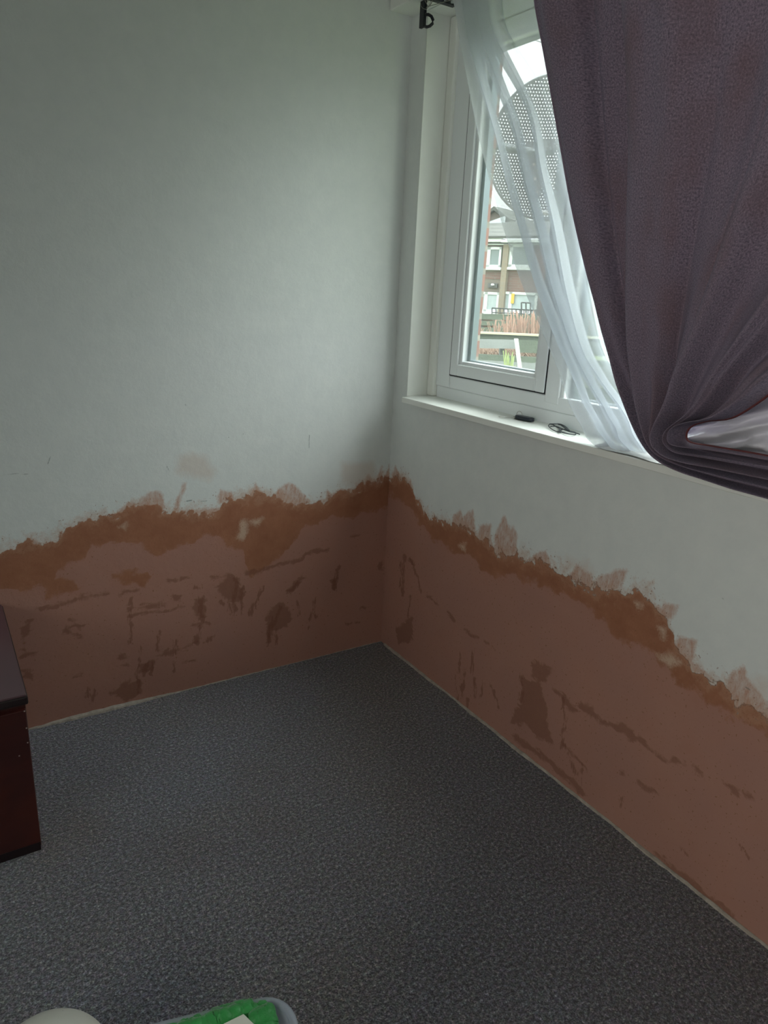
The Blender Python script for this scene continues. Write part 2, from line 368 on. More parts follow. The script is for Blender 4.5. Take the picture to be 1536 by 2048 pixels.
LEFT = dict(
 top=[(-400,600),(0,490),(60,480),(110,455),(150,465),(200,450),(270,410),(320,395),(380,375),(420,365),(470,350),(520,320),(560,310),(600,318),(640,345),(690,345),(720,335),(800,345),(830,345),(870,320),(900,295),(950,290),(1000,275),(1060,275),(1100,300),(1150,310),(1220,305),(1270,295),(1330,275),(1390,265),(1430,240),(1470,225),(1500,215),(1535,195)],
 mid=[(-400,700),(0,640),(150,645),(215,640),(225,580),(270,540),(330,520),(360,470),(400,465),(450,475),(520,480),(580,495),(620,530),(660,490),(720,465),(790,450),(850,430),(900,465),(960,490),(980,590),(1050,560),(1130,500),(1200,400),(1260,370),(1330,360),(1420,350),(1535,320)],
 wetpoly=[[(430,580),(520,560),(600,590),(560,620),(450,610)],[(100,640),(300,600),(330,640),(210,680)]],
 smear=[[(450,350),(500,308),(545,312),(520,350)],[(530,320),(580,265),(618,255),(640,280),(648,345),(560,330)],[(1075,300),(1090,250),(1140,225),(1180,250),(1218,305),(1150,325)],
        [(680,345),(700,300),(722,228),(732,230),(718,290),(705,345)],[(860,310),(868,255),(912,265),(935,305)],[(980,290),(1010,228),(1040,280)],[(700,350),(740,335),(860,320),(860,350)],[(1240,305),(1330,262),(1400,250),(1400,285)],
        [(1430,240),(1450,195),(1478,225),(1500,160),(1512,210),(1532,155),(1535,235)],[(90,480),(120,440),(150,470)],[(1270,300),(1290,255),(1310,290)]],
 faint=[[(695,190),(712,130),(760,105),(810,130),(842,180),(830,220),(760,205)],[(1340,235),(1350,150),(1420,150),(1470,150),(1480,240)],[(940,290),(985,255),(1060,265)],[(330,385),(345,360),(380,362),(400,378)]],
 patch=[[(440,1050),(490,1008),(550,1005),(562,1060),(500,1088)],[(1045,760),(1080,700),(1110,700),(1152,760),(1130,800),(1080,812),(1050,870)],[(78,815),(100,770),(132,745),(125,810),(95,850),(100,890),(85,900)],
        [(85,968),(132,965),(130,1002),(90,998)],[(550,935),(610,930),(610,970),(560,975)],[(690,670),(720,670),(722,700),(688,700)],[(762,690),(806,690),(806,770),(765,760)],[(850,640),(900,585),(930,600),(960,650),(950,710),(900,690)],
        [(1300,610),(1330,600),(1325,655),(1308,650)],[(1485,540),(1510,538),(1505,570),(1488,570)],[(1125,660),(1195,585),(1205,600),(1150,665)]],
 bare=[[(930,445),(945,400),(955,368),(972,368),(975,420),(958,455)],[(975,375),(1040,370),(1010,395)],[(475,400),(495,385),(490,415)]],
 mark=[(.006,[(520,690),(512,760),(516,860)]),(.004,[(555,880),(545,960),(540,1060)]),(.007,[(625,820),(620,890)]),(.005,[(700,850),(690,900)]),(.010,[(790,690),(788,770)]),(.010,[(785,800),(775,860)]),(.006,[(835,830),(800,858)]),
       (.009,[(930,610),(925,730)]),(.007,[(955,640),(958,740)]),(.006,[(905,700),(915,745)]),(.008,[(1000,700),(990,745)]),(.006,[(1030,640),(1005,720)]),(.007,[(1065,760),(1060,850)]),(.006,[(1090,800),(1085,860)]),
       (.006,[(1240,690),(1240,765)]),(.004,[(1225,740),(1218,810)]),(.006,[(1170,700),(1180,745)]),(.005,[(350,1040),(345,1075)]),(.005,[(368,1050),(362,1095)]),(.006,[(685,935),(685,968)]),(.007,[(1180,620),(1140,660)]),(.008,[(1330,560),(1318,640)]),
       (.006,[(575,945),(570,985)]),(.006,[(605,935),(600,985)]),(.005,[(760,640),(800,640)]),(.006,[(870,700),(880,710)]),(.008,[(1100,720),(1075,790)])],
 hline=[(.007,[(160,718),(185,712)]),(.008,[(195,718),(235,705),(300,688)]),(.009,[(318,682),(430,662)]),(.010,[(470,665),(500,652),(538,650)]),(.005,[(272,770),(305,768)]),(.005,[(262,802),(300,788),(330,783)]),(.007,[(245,815),(285,812),(315,825)]),(.004,[(300,840),(320,838)]),
        (.006,[(505,728),(560,722),(640,706)]),(.005,[(510,752),(600,738),(728,715)]),(.004,[(560,710),(650,700)]),(.005,[(760,786),(822,782)]),(.007,[(620,915),(700,885),(760,862),(780,850)]),(.005,[(600,945),(560,955)]),(.003,[(715,940),(775,928)]),
        (.008,[(970,582),(1040,570),(1100,550)]),(.009,[(1100,550),(1180,525),(1240,495),(1290,492)]),(.006,[(840,600),(900,592)]),(.008,[(665,615),(690,605)]),(.005,[(715,605),(745,603)]),(.004,[(1388,440),(1418,434)]),(.005,[(480,915),(500,910)]),(.004,[(475,945),(500,948)]),
        (.003,[(285,992),(318,980)]),(.004,[(1370,780),(1385,778)]),(.004,[(1400,775),(1410,776)]),(.006,[(430,1055),(460,1045)]),(.004,[(640,905),(660,880)]),(.007,[(90,905),(135,905)]),(.004,[(1420,720),(1440,718)])],
 scratch=[(.0016,[(1219,40),(1217,60),(1217,90)]),(.0013,[(198,125),(188,155)]),(.0010,[(0,200),(60,192),(110,194)]),(.0014,[(655,160),(668,182)]),(.0014,[(900,48),(902,49)]),(.0014,[(958,35),(959,36)]),(.0014,[(580,85),(581,86)]),
          (.0016,[(0,-318),(14,-312)]),(.0016,[(730,-80),(731,-78)]),(.0016,[(790,300),(815,298)]),(.0022,[(735,300),(755,297)])])
RIGHT = dict(
 top=[(60,110),(120,105),(160,140),(175,200),(210,245),(250,260),(290,275),(330,290),(400,310),(410,340),(440,340),(470,370),(500,390),(530,410),(560,400),(600,415),(650,430),(700,450),(740,480),(790,510),(850,540),(900,550),(950,560),(1000,545),(1040,545),(1080,560),(1100,590),(1110,620),(1150,650),(1160,700),(1165,760),(1200,800),(1260,845),(1320,890),(1350,870),(1380,900),(1420,990),(1480,1020),(1536,1060),(1800,1250)],
 mid=[(60,175),(80,170),(160,230),(190,280),(240,330),(300,370),(340,390),(400,400),(430,450),(480,480),(560,490),(640,510),(700,545),(790,590),(850,620),(900,660),(940,710),(1000,750),(1060,780),(1110,810),(1180,870),(1250,930),(1330,980),(1400,1040),(1480,1070),(1536,1115),(1800,1300)],
 smear=[[(320,305),(320,255),(350,228),(362,258),(395,232),(408,320)],[(408,340),(418,290),(462,286),(475,375)],[(475,395),(488,310),(520,252),(535,305),(550,298),(567,340),(562,405),(520,430)],[(600,420),(640,400),(680,392),(702,455)],
        [(80,115),(100,60),(125,105),(160,120),(165,170)],[(770,500),(800,450),(850,470),(862,520),(850,550)],[(860,545),(880,490),(950,462),(992,462),(950,545)],[(1090,600),(1120,605),(1192,600),(1168,645),(1120,650)],
        [(1125,760),(1200,715),(1262,738),(1246,812),(1325,885),(1200,840)],[(1365,880),(1400,850),(1440,833),(1462,900),(1536,980),(1536,1060),(1410,1000)]],
 faint=[[(745,455),(762,415),(800,445),(842,430),(860,480)],[(1460,900),(1500,880),(1536,900),(1536,1000)],[(560,400),(590,370),(600,410)]],
 wetpoly=[],
 bare=[[(1110,800),(1165,790),(1200,830),(1160,840)],[(1020,590),(1060,600),(1040,620)],[(1110,680),(1140,690),(1130,730)],[(340,365),(370,360),(362,390)]],
 patch=[[(620,812),(655,808),(698,850),(682,900),(618,868)],[(585,880),(660,890),(682,1000),(700,1140),(640,1110),(600,1060),(535,1055),(575,970)],[(100,690),(165,640),(165,740),(110,750)],[(1365,1275),(1432,1310),(1425,1345),(1395,1330)],[(1068,1300),(1120,1325),(1118,1338),(1070,1318)]],
 mark=[(.008,[(135,410),(130,480),(125,560)]),(.006,[(155,420),(185,490),(195,545)]),(.005,[(120,440),(118,530)]),(.005,[(155,560),(150,650)]),(.005,[(350,790),(345,860)]),(.006,[(365,850),(355,950)]),(.005,[(395,790),(390,860)]),(.006,[(405,880),(405,950)]),
       (.006,[(440,900),(430,950)]),(.006,[(470,910),(500,1000)]),(.005,[(330,870),(335,960)]),(.005,[(380,960),(375,1010)]),(.006,[(745,960),(748,1080),(742,1160)]),(.005,[(755,1150),(775,1200),(800,1250)]),(.005,[(815,1215),(820,1300)]),
       (.005,[(1440,1540),(1460,1580)]),(.004,[(1205,1535),(1222,1560)]),(.006,[(590,875),(580,960)]),(.005,[(970,1340),(968,1370)]),(.004,[(235,180),(238,240)])],
 hline=[(.010,[(150,420),(170,450)]),(.007,[(222,565),(240,575)]),(.010,[(300,630),(322,655)]),(.008,[(362,690),(415,722)]),(.006,[(440,742),(485,772)]),(.006,[(715,930),(735,945)]),(.013,[(750,955),(775,990),(790,1000)]),(.013,[(815,985),(850,1005)]),(.010,[(840,1010),(890,1045),(910,1050)]),
        (.008,[(915,1058),(955,1062)]),(.014,[(955,1068),(1000,1090),(1012,1110)]),(.009,[(1040,1110),(1070,1140)]),(.007,[(1085,1150),(1140,1198)]),(.007,[(1175,1205),(1210,1218)]),(.008,[(1260,1220),(1272,1238)]),(.006,[(970,1245),(988,1245)]),(.006,[(1460,1332),(1472,1336)]),
        (.006,[(250,590),(258,592)]),(.009,[(1036,1285),(1062,1302)]),(.007,[(750,1140),(830,1235)]),(.012,[(560,1110),(700,1210),(820,1320)]),(.010,[(1100,1560),(1250,1680),(1400,1800)])],
 scratch=[(.0016,[(590,372),(592,380)]),(.0014,[(1360,572),(1362,574)]),(.0016,[(1540,370),(1542,372)]),(.0016,[(1450,915),(1465,925)])])

# ------------------------------------------------------------------ the room
def axis(a, b, step, coarse):
    """dense from a to b, then the coarse values"""
    return np.array(sorted(set(np.round(np.arange(a, b+1e-9, step), 5).tolist() + coarse)))
def wall_grid(name, s_ax, z_ax, to3d, D, T, hole=None):
    Sg, Zg = np.meshgrid(s_ax, z_ax); P = np.stack([Sg.ravel(), Zg.ravel()], 1)
    at = wall_attrs(P, T, D); P3 = to3d(Sg, Zg)
    keep = None
    if hole:
        cs = (s_ax[:-1]+s_ax[1:])/2; cz = (z_ax[:-1]+z_ax[1:])/2; CS, CZ = np.meshgrid(cs, cz)
        keep = ~((CS > hole[0]) & (CS < hole[1]) & (CZ > hole[2]) & (CZ < hole[3]))
    o = grid_mesh(name, P3, M_WALL, keep=keep, attrs=at, smooth=False); tag(o, kind='structure'); return o
TL = tracer(lw, 780/1536, 0, 850); TR = tracer(rw, 796/1536, 740, 900)
OP_Y0, OP_Y1, OP_Z0, OP_Z1 = -.089, -2.32, 1.012, 2.25      # window opening
wl = wall_grid('wall_left', axis(-1.48, 0, .004, [-ROOM_W, -3, -2.2, -1.8]), axis(0, 1.20, .004, [1.5, 1.8, 2.1, CEIL]),
               lambda s, z: np.stack([s, np.zeros_like(s), z], -1), LEFT, TL)
wr = wall_grid('wall_right', axis(-1.76, 0, .004, [OP_Y0, OP_Y1, -2, -3, -4, -ROOM_D]), axis(0, .80, .004, [OP_Z0, OP_Z1, .9, CEIL]),
               lambda s, z: np.stack([np.zeros_like(s), s, z], -1), RIGHT, TR, hole=(OP_Y1, OP_Y0, OP_Z0, OP_Z1))
# the plastered returns of the opening
b = MB(); b.box((0.002, -.088, .9), (.155, OP_Y0+.03, CEIL)); b.box((0.002, OP_Y1-.05, .9), (.155, OP_Y1, CEIL)); b.box((.002, OP_Y1, OP_Z1), (.155, OP_Y0, CEIL)); b.box((.002, OP_Y1, .9), (.155, OP_Y0, OP_Z0))
# returns: start just behind the wall face so only the reveal shows
o = b.build('trim_1', M_GLOSS); tag(o, kind='structure')
# outer leaf of brick round the opening
def brick_material(name, c1, c2, mortar, scale=1.0, rot=(0, 0, 0), var=.12):
    m, nt, bb, o = mat(name); t = N(nt, 'TexCoord'); mp = N(nt, 'Mapping'); mp.inputs['Rotation'].default_value = rot; L(nt, t.outputs['Object'], mp.inputs['Vector'])
    bk = N(nt, 'TexBrick'); bk.inputs['Scale'].default_value = 1; bk.inputs['Brick Width'].default_value = .225*scale; bk.inputs['Row Height'].default_value = .078*scale; bk.inputs['Mortar Size'].default_value = .011*scale
    bk.inputs['Color1'].default_value = c1+(1,); bk.inputs['Color2'].default_value = c2+(1,); bk.inputs['Mortar'].default_value = mortar+(1,); L(nt, mp.outputs[0], bk.inputs['Vector'])
    n = noise(nt, t.outputs['Object'], 9, 4); L(nt, mixc(nt, math_(nt, 'MULTIPLY', n, var*4), bk.outputs['Color'], (.10, .08, .07)), bb.inputs['Base Color']); bb.inputs['Roughness'].default_value = .9
    return m
M_BRICK_REVEAL = brick_material('outer_wall_brick', (.30, .13, .10), (.22, .11, .09), (.28, .26, .22), 1.0, (math.radians(90), 0, 0))
BY = -.146
b = MB(); b.box((.17, BY, -.3), (.275, .9, 2.9)); b.box((.17, OP_Y1-.06-3, -.3), (.275, OP_Y1-.03, 2.9)); b.box((.17, OP_Y1-.03, -.3), (.275, BY, .93)); b.box((.17, OP_Y1-.03, 2.22), (.275, BY, 2.9))
o = b.build('wall_outside', M_BRICK_REVEAL); tag(o, kind='structure')
b = MB(); b.box((.155, BY-.02, -.2), (.175, .9, 2.9)); o = b.build('wall_cavity', M_GASKET); tag(o, kind='structure')
b = MB(); b.box((.11, OP_Y1-.02, .93), (.31, BY, .955), .004); o = b.build('trim_2', M_CAULK); tag(o, kind='structure')

# other walls, ceiling; the wall facing the window has an opening added for the fill
M_PLAIN = simple('plain_wall_paint', (.46, .46, .42), .85, .03, 6)
b = MB(); b.box((-ROOM_W, -ROOM_D-.1, 0), (0, -ROOM_D, CEIL)); tag(b.build('wall_back', M_PLAIN), kind='structure')
b = MB(); X0 = -ROOM_W
b.box((X0-.1, -ROOM_D, 0), (X0, -3.5, CEIL)); b.box((X0-.1, -1.7, 0), (X0, 0, CEIL)); b.box((X0-.1, -3.5, 0), (X0, -1.7, 1.02)); b.box((X0-.1, -3.5, 2.22), (X0, -1.7, CEIL))
tag(b.build('wall_facing_window', M_PLAIN), kind='structure')
b = MB(); b.box((-ROOM_W-.1, -ROOM_D-.1, CEIL), (.16, .1, CEIL+.1)); tag(b.build('ceiling', M_CEIL), kind='structure')
# boxed-in lintel above the window, its front lower edge runs over the curtains
b = MB(); b.box((-.088, -ROOM_D+.01, 2.252), (.16, -.001, CEIL+.02), .003); tag(b.build('trim_3', M_GLOSS), kind='structure')

# floor with carpet, gently uneven
gx = axis(-2.2, 0, .02, [-ROOM_W]); gy = axis(-2.4, 0, .02, [-ROOM_D, -3.2])
X, Y = np.meshgrid(gx, gy)
st = np.zeros_like(X)
for (px, py, r, a) in ((170, 1665, .07, 1), (330, 1690, .10, .4), (110, 1700, .05, .8), (900, 1500, .12, .25)):
    p = on_plane(px, py, 2, 0); st = np.maximum(st, a*np.exp(-((X-p.x)**2+((Y-p.y)*.8)**2)/r**2))
Z = np.zeros_like(X)
o = grid_mesh('floor', np.stack([X, Y, Z], -1), M_CARPET, attrs={'stain': st}); tag(o, kind='structure')

# ragged filler line where plaster meets the carpet
def ledge(name, a, b_, inward, wfun, hfun, n=260):
    a, b_ = Vector(a), Vector(b_); d = b_-a; m = MB(); rows = []
    for i in range(n+1):
        t = i/n; p = a+d*t; w = wfun(t)+.003*mnoise.noise(Vector((t*60, 1, 0)))+.0015*mnoise.noise(Vector((t*220, 5, 0))); h = hfun(t)+.003*mnoise.noise(Vector((t*45, 9, 3)))
        w = max(w, .0006); h = max(h, .0006); q = Vector(inward)
        rows.append([m.bm.verts.new(p+q*w), m.bm.verts.new(p+q*w*.85+Vector((0, 0, h*.6))), m.bm.verts.new(p+q*w*.3+Vector((0, 0, h))), m.bm.verts.new(p+Vector((0, 0, h)))])
    for i in range(n):
        for k in range(3): m.bm.faces.new((rows[i][k], rows[i+1][k], rows[i+1][k+1], rows[i][k+1]))
    o = m.build(name, M_CAULK); tag(o, kind='structure'); return o
def lwid(t):   # t 0 at the corner, 1 at x=-1.4
    return .0015+.0015*max(0, min(1, (t-.30)*8))+.009*max(0, min(1, (t-.60)*7))*max(0, min(1, (.97-t)*9))
ledge('baseboard_left', (0, 0, 0), (-1.4, 0, 0), (0, -1, 0), lambda t: lwid(t), lambda t: lwid(t)*.9)
ledge('baseboard_right', (0, -.03, 0), (0, -1.9, 0), (-1, 0, 0), lambda t: .007+.002*math.sin(t*19)+.002*math.sin(t*47), lambda t: .006, 420)

# ------------------------------------------------------------------ window
win = empty('window_1', (.1, -1.2, 1.03), kind='structure')
WP = .100        # room face of the frame
SILL = 1.037
# sill board: boxes joined: inside the reveal + nosing with horns
b = MB(); b.box((-.036, OP_Y1-.03, SILL-.020), (.130, -.112, SILL), .002); b.box((.0, -.113, SILL-.0205), (.130, -.0895, SILL-.0003), .001)
b.build('window_sill', M_GLOSS, win)
b = MB(); b.box((.088, -.128, SILL), (.135, -.0885, 2.25), .006); b.build('edge_trim', M_GLOSS, win)
b = MB(); b.box((.1045, -2.3, SILL-.012), (.135, -.128, 1.077), .003); b.build('sub_sill', M_UPVC, win)
FY = [-.128, -.706, -1.50, -2.28]    # frame bays
b = MB()
b.box((WP, -.206, 1.077), (.165, -.126, 2.25), .005)
b.box((WP+.0004, FY[3], 1.0775), (.1645, -.2055, 1.122), .004); b.box((WP+.0004, FY[3], 2.185), (.1645, -.2055, 2.249), .004)
b.box((WP-.0012, -.742, 1.098), (.164, -.684, 2.20), .004); b.box((WP-.0012, -1.535, 1.098), (.164, -1.478, 2.20), .004); b.box((WP-.0012, -2.30, 1.078), (.165, -2.22, 2.25), .005)
b.build('window_frame', M_UPVC, win)
def sash(y0, y1, z0, z1, w, with_gasket=True):
    """opening light between y0 > y1"""
    s = MB()
    for (a, c, d, e) in ((y0, y0-w, z0, z1), (y1+w, y1, z0, z1), (y0-w+.0005, y1+w-.0005, z0+.0003, z0+w), (y0-w+.0005, y1+w-.0005, z1-w, z1-.0003)):
        s.box((WP-.004, a, d), (.155, c, e), .0035)
    so = s.build('sash', M_UPVC, win)
    g = MB(); t = .0035
    for (a, c, d, e) in ((y0+t, y0-.001, z0-t, z1+t), (y1+.001, y1-t, z0-t, z1+t), (y0-.0012, y1+.0012, z0-t, z0+.001), (y0-.0012, y1+.0012, z1-.001, z1+t)):
        g.box((WP-.001, a, d), (WP+.03, c, e))
    g.build('gasket', M_GASKET, win)
    return so
sash(-.2095, -.6805, 1.1255, 2.1815, .040)
sash(-1.5385, -2.2165, 1.1255, 2.1815, .040)
def bead(y0, y1, z0, z1, w=.016):
    s = MB(); 
    for (a, c, d, e) in ((y0, y0-w, z0, z1), (y1+w, y1, z0, z1), (y0-w+.0005, y1+w-.0005, z0+.0003, z0+w), (y0-w+.0005, y1+w-.0005, z1-w, z1-.0003)):
        s.box((WP+.004, a, d), (.150, c, e), .0035)
    s.build('glazing_bead', M_UPVC, win)
    s = MB(); w2 = w+.016
    for (a, c, d, e) in ((y0-w*.6, y0-w2, z0+w*.6, z1), (y1+w2, y1+w*.6, z0+w*.6, z1), (y0-w2, y1+w2, z0+w*.6, z0+w+.005), (y0-w2, y1+w2, z1-w-.005, z1-w*.6)):
        s.box((.128, a, d), (.152, c, e))
    s.build('spacer', M_SPACER, win)
    g = MB(); g.box((.124, y0-.006, z0+.006), (.127, y1+.006, z1-.006)); g.build('window_pane', M_GLASS, win)
bead(-.2495, -.6405, 1.1655-.004, 2.1415)
bead(-.742, -1.478, 1.104, 2.185)
bead(-1.5785, -2.1765, 1.1655, 2.1415)
# frame of the unseen window added behind the camera to go with the fill light
w2 = empty('added_window', (-ROOM_W-.05, -2.6, 1.02), kind='structure')
b = MB(); xx = -ROOM_W
for (a, c, d, e) in ((-3.5, -3.44, 1.02, 2.22), (-1.76, -1.7, 1.02, 2.22), (-3.44, -1.76, 1.02, 1.08), (-3.44, -1.76, 2.16, 2.22)): b.box((xx-.09, a, d), (xx-.03, c, e), .004)
b.build('window_frame', M_UPVC, w2)
b = MB(); b.box((xx-.065, -3.44, 1.08), (xx-.061, -1.76, 2.16)); b.build('window_pane', M_GLASS, w2)

# ------------------------------------------------------------------ curtains
def smooth_curve(pts, n):
    """Catmull-Rom through pts (k,2+), n samples by chord length"""
    P = np.array(pts, float); P = np.vstack([2*P[0]-P[1], P, 2*P[-1]-P[-2]]); out = []
    for i in range(1, len(P)-2):
        for t in np.linspace(0, 1, 24, endpoint=False):
            a, b_, c, d = P[i-1], P[i], P[i+1], P[i+2]
            out.append(.5*((2*b_)+(-a+c)*t+(2*a-5*b_+4*c-d)*t*t+(-a+3*b_-3*c+d)*t**3))
    out.append(P[-2]); out = np.array(out); s = np.r_[0, np.cumsum(np.linalg.norm(np.diff(out, axis=0), axis=1))]
    return np.stack([np.interp(np.linspace(0, s[-1], n), s, out[:, k]) for k in range(out.shape[1])], 1)
def hang(px, py, xf):
    x = xf(1.7)
    for _ in range(12): p = on_plane(px, py, 0, x); x = xf(p.z)
    return (p.y, p.z)
def n1(x, y, s=0): return mnoise.noise(Vector((x, y, s)))

# dark curtain: strip between the swept outer edge and the inner edge that folds back at the sill
cxf = lambda z: -.062-.085*min(1, max(0, (z-1.05)/1.0))
outer = [(-.690, 2.30)] + [hang(x, y, cxf) for x, y in [(1077,0),(1100,130),(1130,300),(1152,420),(1185,560),(1215,660),(1255,770),(1288,842),(1322,896),(1370,930),(1430,956),(1536,990),(1640,1022),(1900,1110)]]
inner = [(-2.22, 2.30), (-2.10, 2.0), (-1.93, 1.7), (-1.74, 1.48)] + [hang(x, y, cxf) for x, y in [(1600,745),(1536,796),(1475,833),(1425,840),(1392,850),(1380,868),(1388,884),(1430,892),(1490,902),(1560,915),(1900,985)]]
NT, NU = 300, 220
OC = smooth_curve(outer, NT); IC = smooth_curve(inner, NT)
# line the two edges up: parameter remap so that both reach the turn together
tip_yz = np.array(hang(1380, 868, cxf)); k_in = int(np.argmin(np.linalg.norm(IC-tip_yz, axis=1)))/(NT-1)
low_yz = np.array(hang(1335, 908, cxf)); k_out = int(np.argmin(np.linalg.norm(OC-low_yz, axis=1)))/(NT-1)
tt = np.linspace(0, 1, NT)
to = np.interp(tt, [0, .68, 1], [0, k_out, 1]); ti = np.interp(tt, [0, .56, .68, .80, 1], [0, k_in-.10, k_in, k_in+.035, 1])
res = lambda K, t: np.stack([np.interp(t*(NT-1), np.arange(NT), K[:, k]) for k in range(2)], 1)
OC, IC = res(OC, to), res(IC, ti)
P = np.zeros((NT, NU, 3)); UV = np.zeros((NT, NU, 2))
for i in range(NT):
    t = i/(NT-1)
    for j in range(NU):
        u = j/(NU-1); y, z = OC[i]*(1-u)+IC[i]*u
        pinch = math.exp(-((t-.68)/.14)**2)
        A = .018+.014*(1-t)+.010*pinch
        f = .95*A*math.sin(2*math.pi*(4.4*u+.35*n1(u*3, t*2)))+.45*A*math.sin(2*math.pi*(9.7*u+.6*n1(u*4, t*2, 4)))*(.4+pinch)
        f += .055/(1+math.exp(-(u-(.205+.03*t))*150))*max(0, 1-t*1.15) - .030*math.exp(-((u-.185)/.022)**2)*(1-t*.9)
        f -= .030*(math.exp(-((u-.10-.02*t)/.010)**2)+.8*math.exp(-((u-.52+.05*t)/.012)**2)+.8*math.exp(-((u-.40)/.009)**2)*t+math.exp(-((u-.72-.04*t)/.014)**2))*(1-t*.6)
        f += .012*n1(u*4, t*5, 2)+.010*pinch*n1(u*14, t*22, 8)
        edge = min(1, u/.03)*min(1, (1-u)/.03)
        x = cxf(z)-.012-f*edge-.016*math.sin(math.pi*u)*pinch
        if z < 1.10: x = min(x, -.045)
        P[i, j] = (x, y, z); UV[i, j] = (u*1.05, t*2.1)
cur = empty('dark_curtain', (-.12, -1.3, 1.04), 'dark maroon woven curtain with its foot swept up onto the window sill', 'curtain')
co = grid_mesh('curtain_cloth', P, M_CURT, cur, uv=UV)
so = co.modifiers.new('thick', 'SOLIDIFY'); so.thickness = .0016; so.offset = 0
# hem along the free edge
hem = MB(); hem.tube([Vector(P[i, 0]) for i in range(0, NT, 3)], .0028, 8); hem.build('hem', M_CURT, cur, True)
M_REDHEM = simple('red_brown_turned_edge', (.13, .030, .032), .7, .25, 60, bmp=.001, bscale=300)
hem = MB(); hem.tube([Vector(P[i, NU-1])+Vector((-.002, 0, 0)) for i in range(int(NT*.50), NT, 2)], .0032, 8); hem.build('turned_edge', M_REDHEM, cur, True)

# pole that carries it, just above the picture
rl = empty('curtain_pole', (-.15, -.62, 2.318), 'black curtain pole above the window carrying the dark maroon curtain', 'curtain pole')
b = MB(); b.tube([(-.152, -.62, 2.318), (-.152, -2.30, 2.318)], .010, 14); b.build('pole', M_BLACK, rl, True)
b = MB(); b.tube([(-.152, -.575, 2.318), (-.152, -.585, 2.318), (-.152, -.60, 2.318), (-.152, -.622, 2.318)], [.006, .017, .019, .011], 14); b.build('finial', M_BLACK, rl, True)
for yy in (-.66, -2.25): b = MB(); b.box((-.160, yy-.006, 2.300), (-.088, yy+.006, 2.312), .001); b.build('pole_bracket', M_BLACK, rl)

# white satin lying bunched on the sill behind the notch
tip = hang(1378, 880, lambda z: -.045)
NR, NA = 130, 90; P = np.zeros((NA, NR, 3))
for a in range(NA):
    v = a/(NA-1)
    for r in range(NR):
        q = r/(NR-1); y = tip[0]+.05-q*.66
        zt = 1.150+.10*min(1, q*3.0)+.05*q; zb = 1.048+.0*q
        env = min(1, q*14+.35)
        z = zb+(zt-zb)*v*env+(1-env)*.028
        fold = .020*math.sin(2*math.pi*(2.1*v+.6*q+.35*n1(q*4, v*2, 3)))+.012*math.sin(2*math.pi*(4.6*v-1.4*q+.5*n1(q*6, v*3, 6)))+.016*n1(q*9, v*5, 1)
        fold += .010*abs(n1(q*16, v*9, 12))
        xx_ = .006-.026*math.sin(math.pi*min(1, v*.9+.05))-fold*1.9*min(1, q*5+.3)
        if xx_ < -.045: xx_ = -.045-.022*math.tanh((-.045-xx_)/.022)
        P[a, r] = (xx_, y, z+.004*n1(q*10, v*4, 5))
P[:, :, 0] = np.minimum(P[:, :, 0], .055)
sat = grid_mesh('satin_cloth', P, M_SATIN); tag(sat, 'white satin cloth bunched on the sill under the dark curtain', 'cloth')
m_ = sat.modifiers.new('thick', 'SOLIDIFY'); m_.thickness = .002

# sheer curtain
sxf = lambda z: -.045+.040*min(1, max(0, (2.25-z)/1.2))
left = [(-.265, 2.262)] + [hang(x, y, sxf) for x, y in [(917,10),(930,80),(945,150),(966,245),(992,345),(1022,450),(1056,555),(1098,655),(1128,730),(1152,800),(1180,855),(1213,893)]]
right = [(-1.0, 2.262), (-1.0, 2.05), (-1.03, 1.7), (-1.08, 1.42)] + [hang(x, y, sxf) for x, y in [(1310,790),(1345,870),(1365,905)]]
midc = [(-.47, 2.262), (-.50, 2.10)] + [hang(x, y, sxf) for x, y in [(1085,200),(1110,330),(1140,450),(1165,600),(1190,700),(1228,755),(1270,800),(1300,862),(1312,905)]]
NT, NU = 220, 420
LC, MC, RC = smooth_curve(left, NT), smooth_curve(midc, NT), smooth_curve(right, NT)
P = np.zeros((NT, NU, 3))
for i in range(NT):
    t = i/(NT-1)
    for j in range(NU):
        u = j/(NU-1)
        if u < .72: w = u/.72; y, z = LC[i]*(1-w)+MC[i]*w
        else: w = (u-.72)/.28; y, z = MC[i]*(1-w)+RC[i]*w
        dens = 1/(1+math.exp((u-.74)*30)); top = math.exp(-t*9)
        ph = 2*math.pi*(4.6*u+.45*n1(u*2.5, t*1.3, 1))
        A = (.010+.014*math.sin(math.pi*t)+.008*t)*dens+.006
        B = (.034+.012*(1-t))*dens
        x = sxf(z)-A*math.cos(ph)+.005*n1(u*7, t*3, 3)
        y -= B*math.sin(ph+.6)*min(1, u*12)
        if t > .86:   # bunching on the sill
            k = (t-.86)/.14; x += -.012*k*math.sin(6*u+2)+.018*k*n1(u*8, t*24, 2); z += .012*k*(1-k)*math.sin(ph)
        z = max(z, SILL+.003+.002*(1+math.sin(j*.7))*(t > .95))
        if z > SILL and x > .09: x = .09
        P[i, j] = (x, y, z)
sh = empty('sheer_curtain', (0, -.7, SILL), 'white see-through voile curtain drawn diagonally across the window', 'curtain')
grid_mesh('voile', P, M_SHEER, sh)
# gathered heading tape at the top
NT2 = 10; Q = np.repeat(P[:1], NT2, 0).copy()
for k in range(NT2): Q[k, :, 2] = 2.262+.004-.05*k/(NT2-1); Q[k, :, 0] -= .004
grid_mesh('heading', Q[:, :320], M_SHEER, sh)
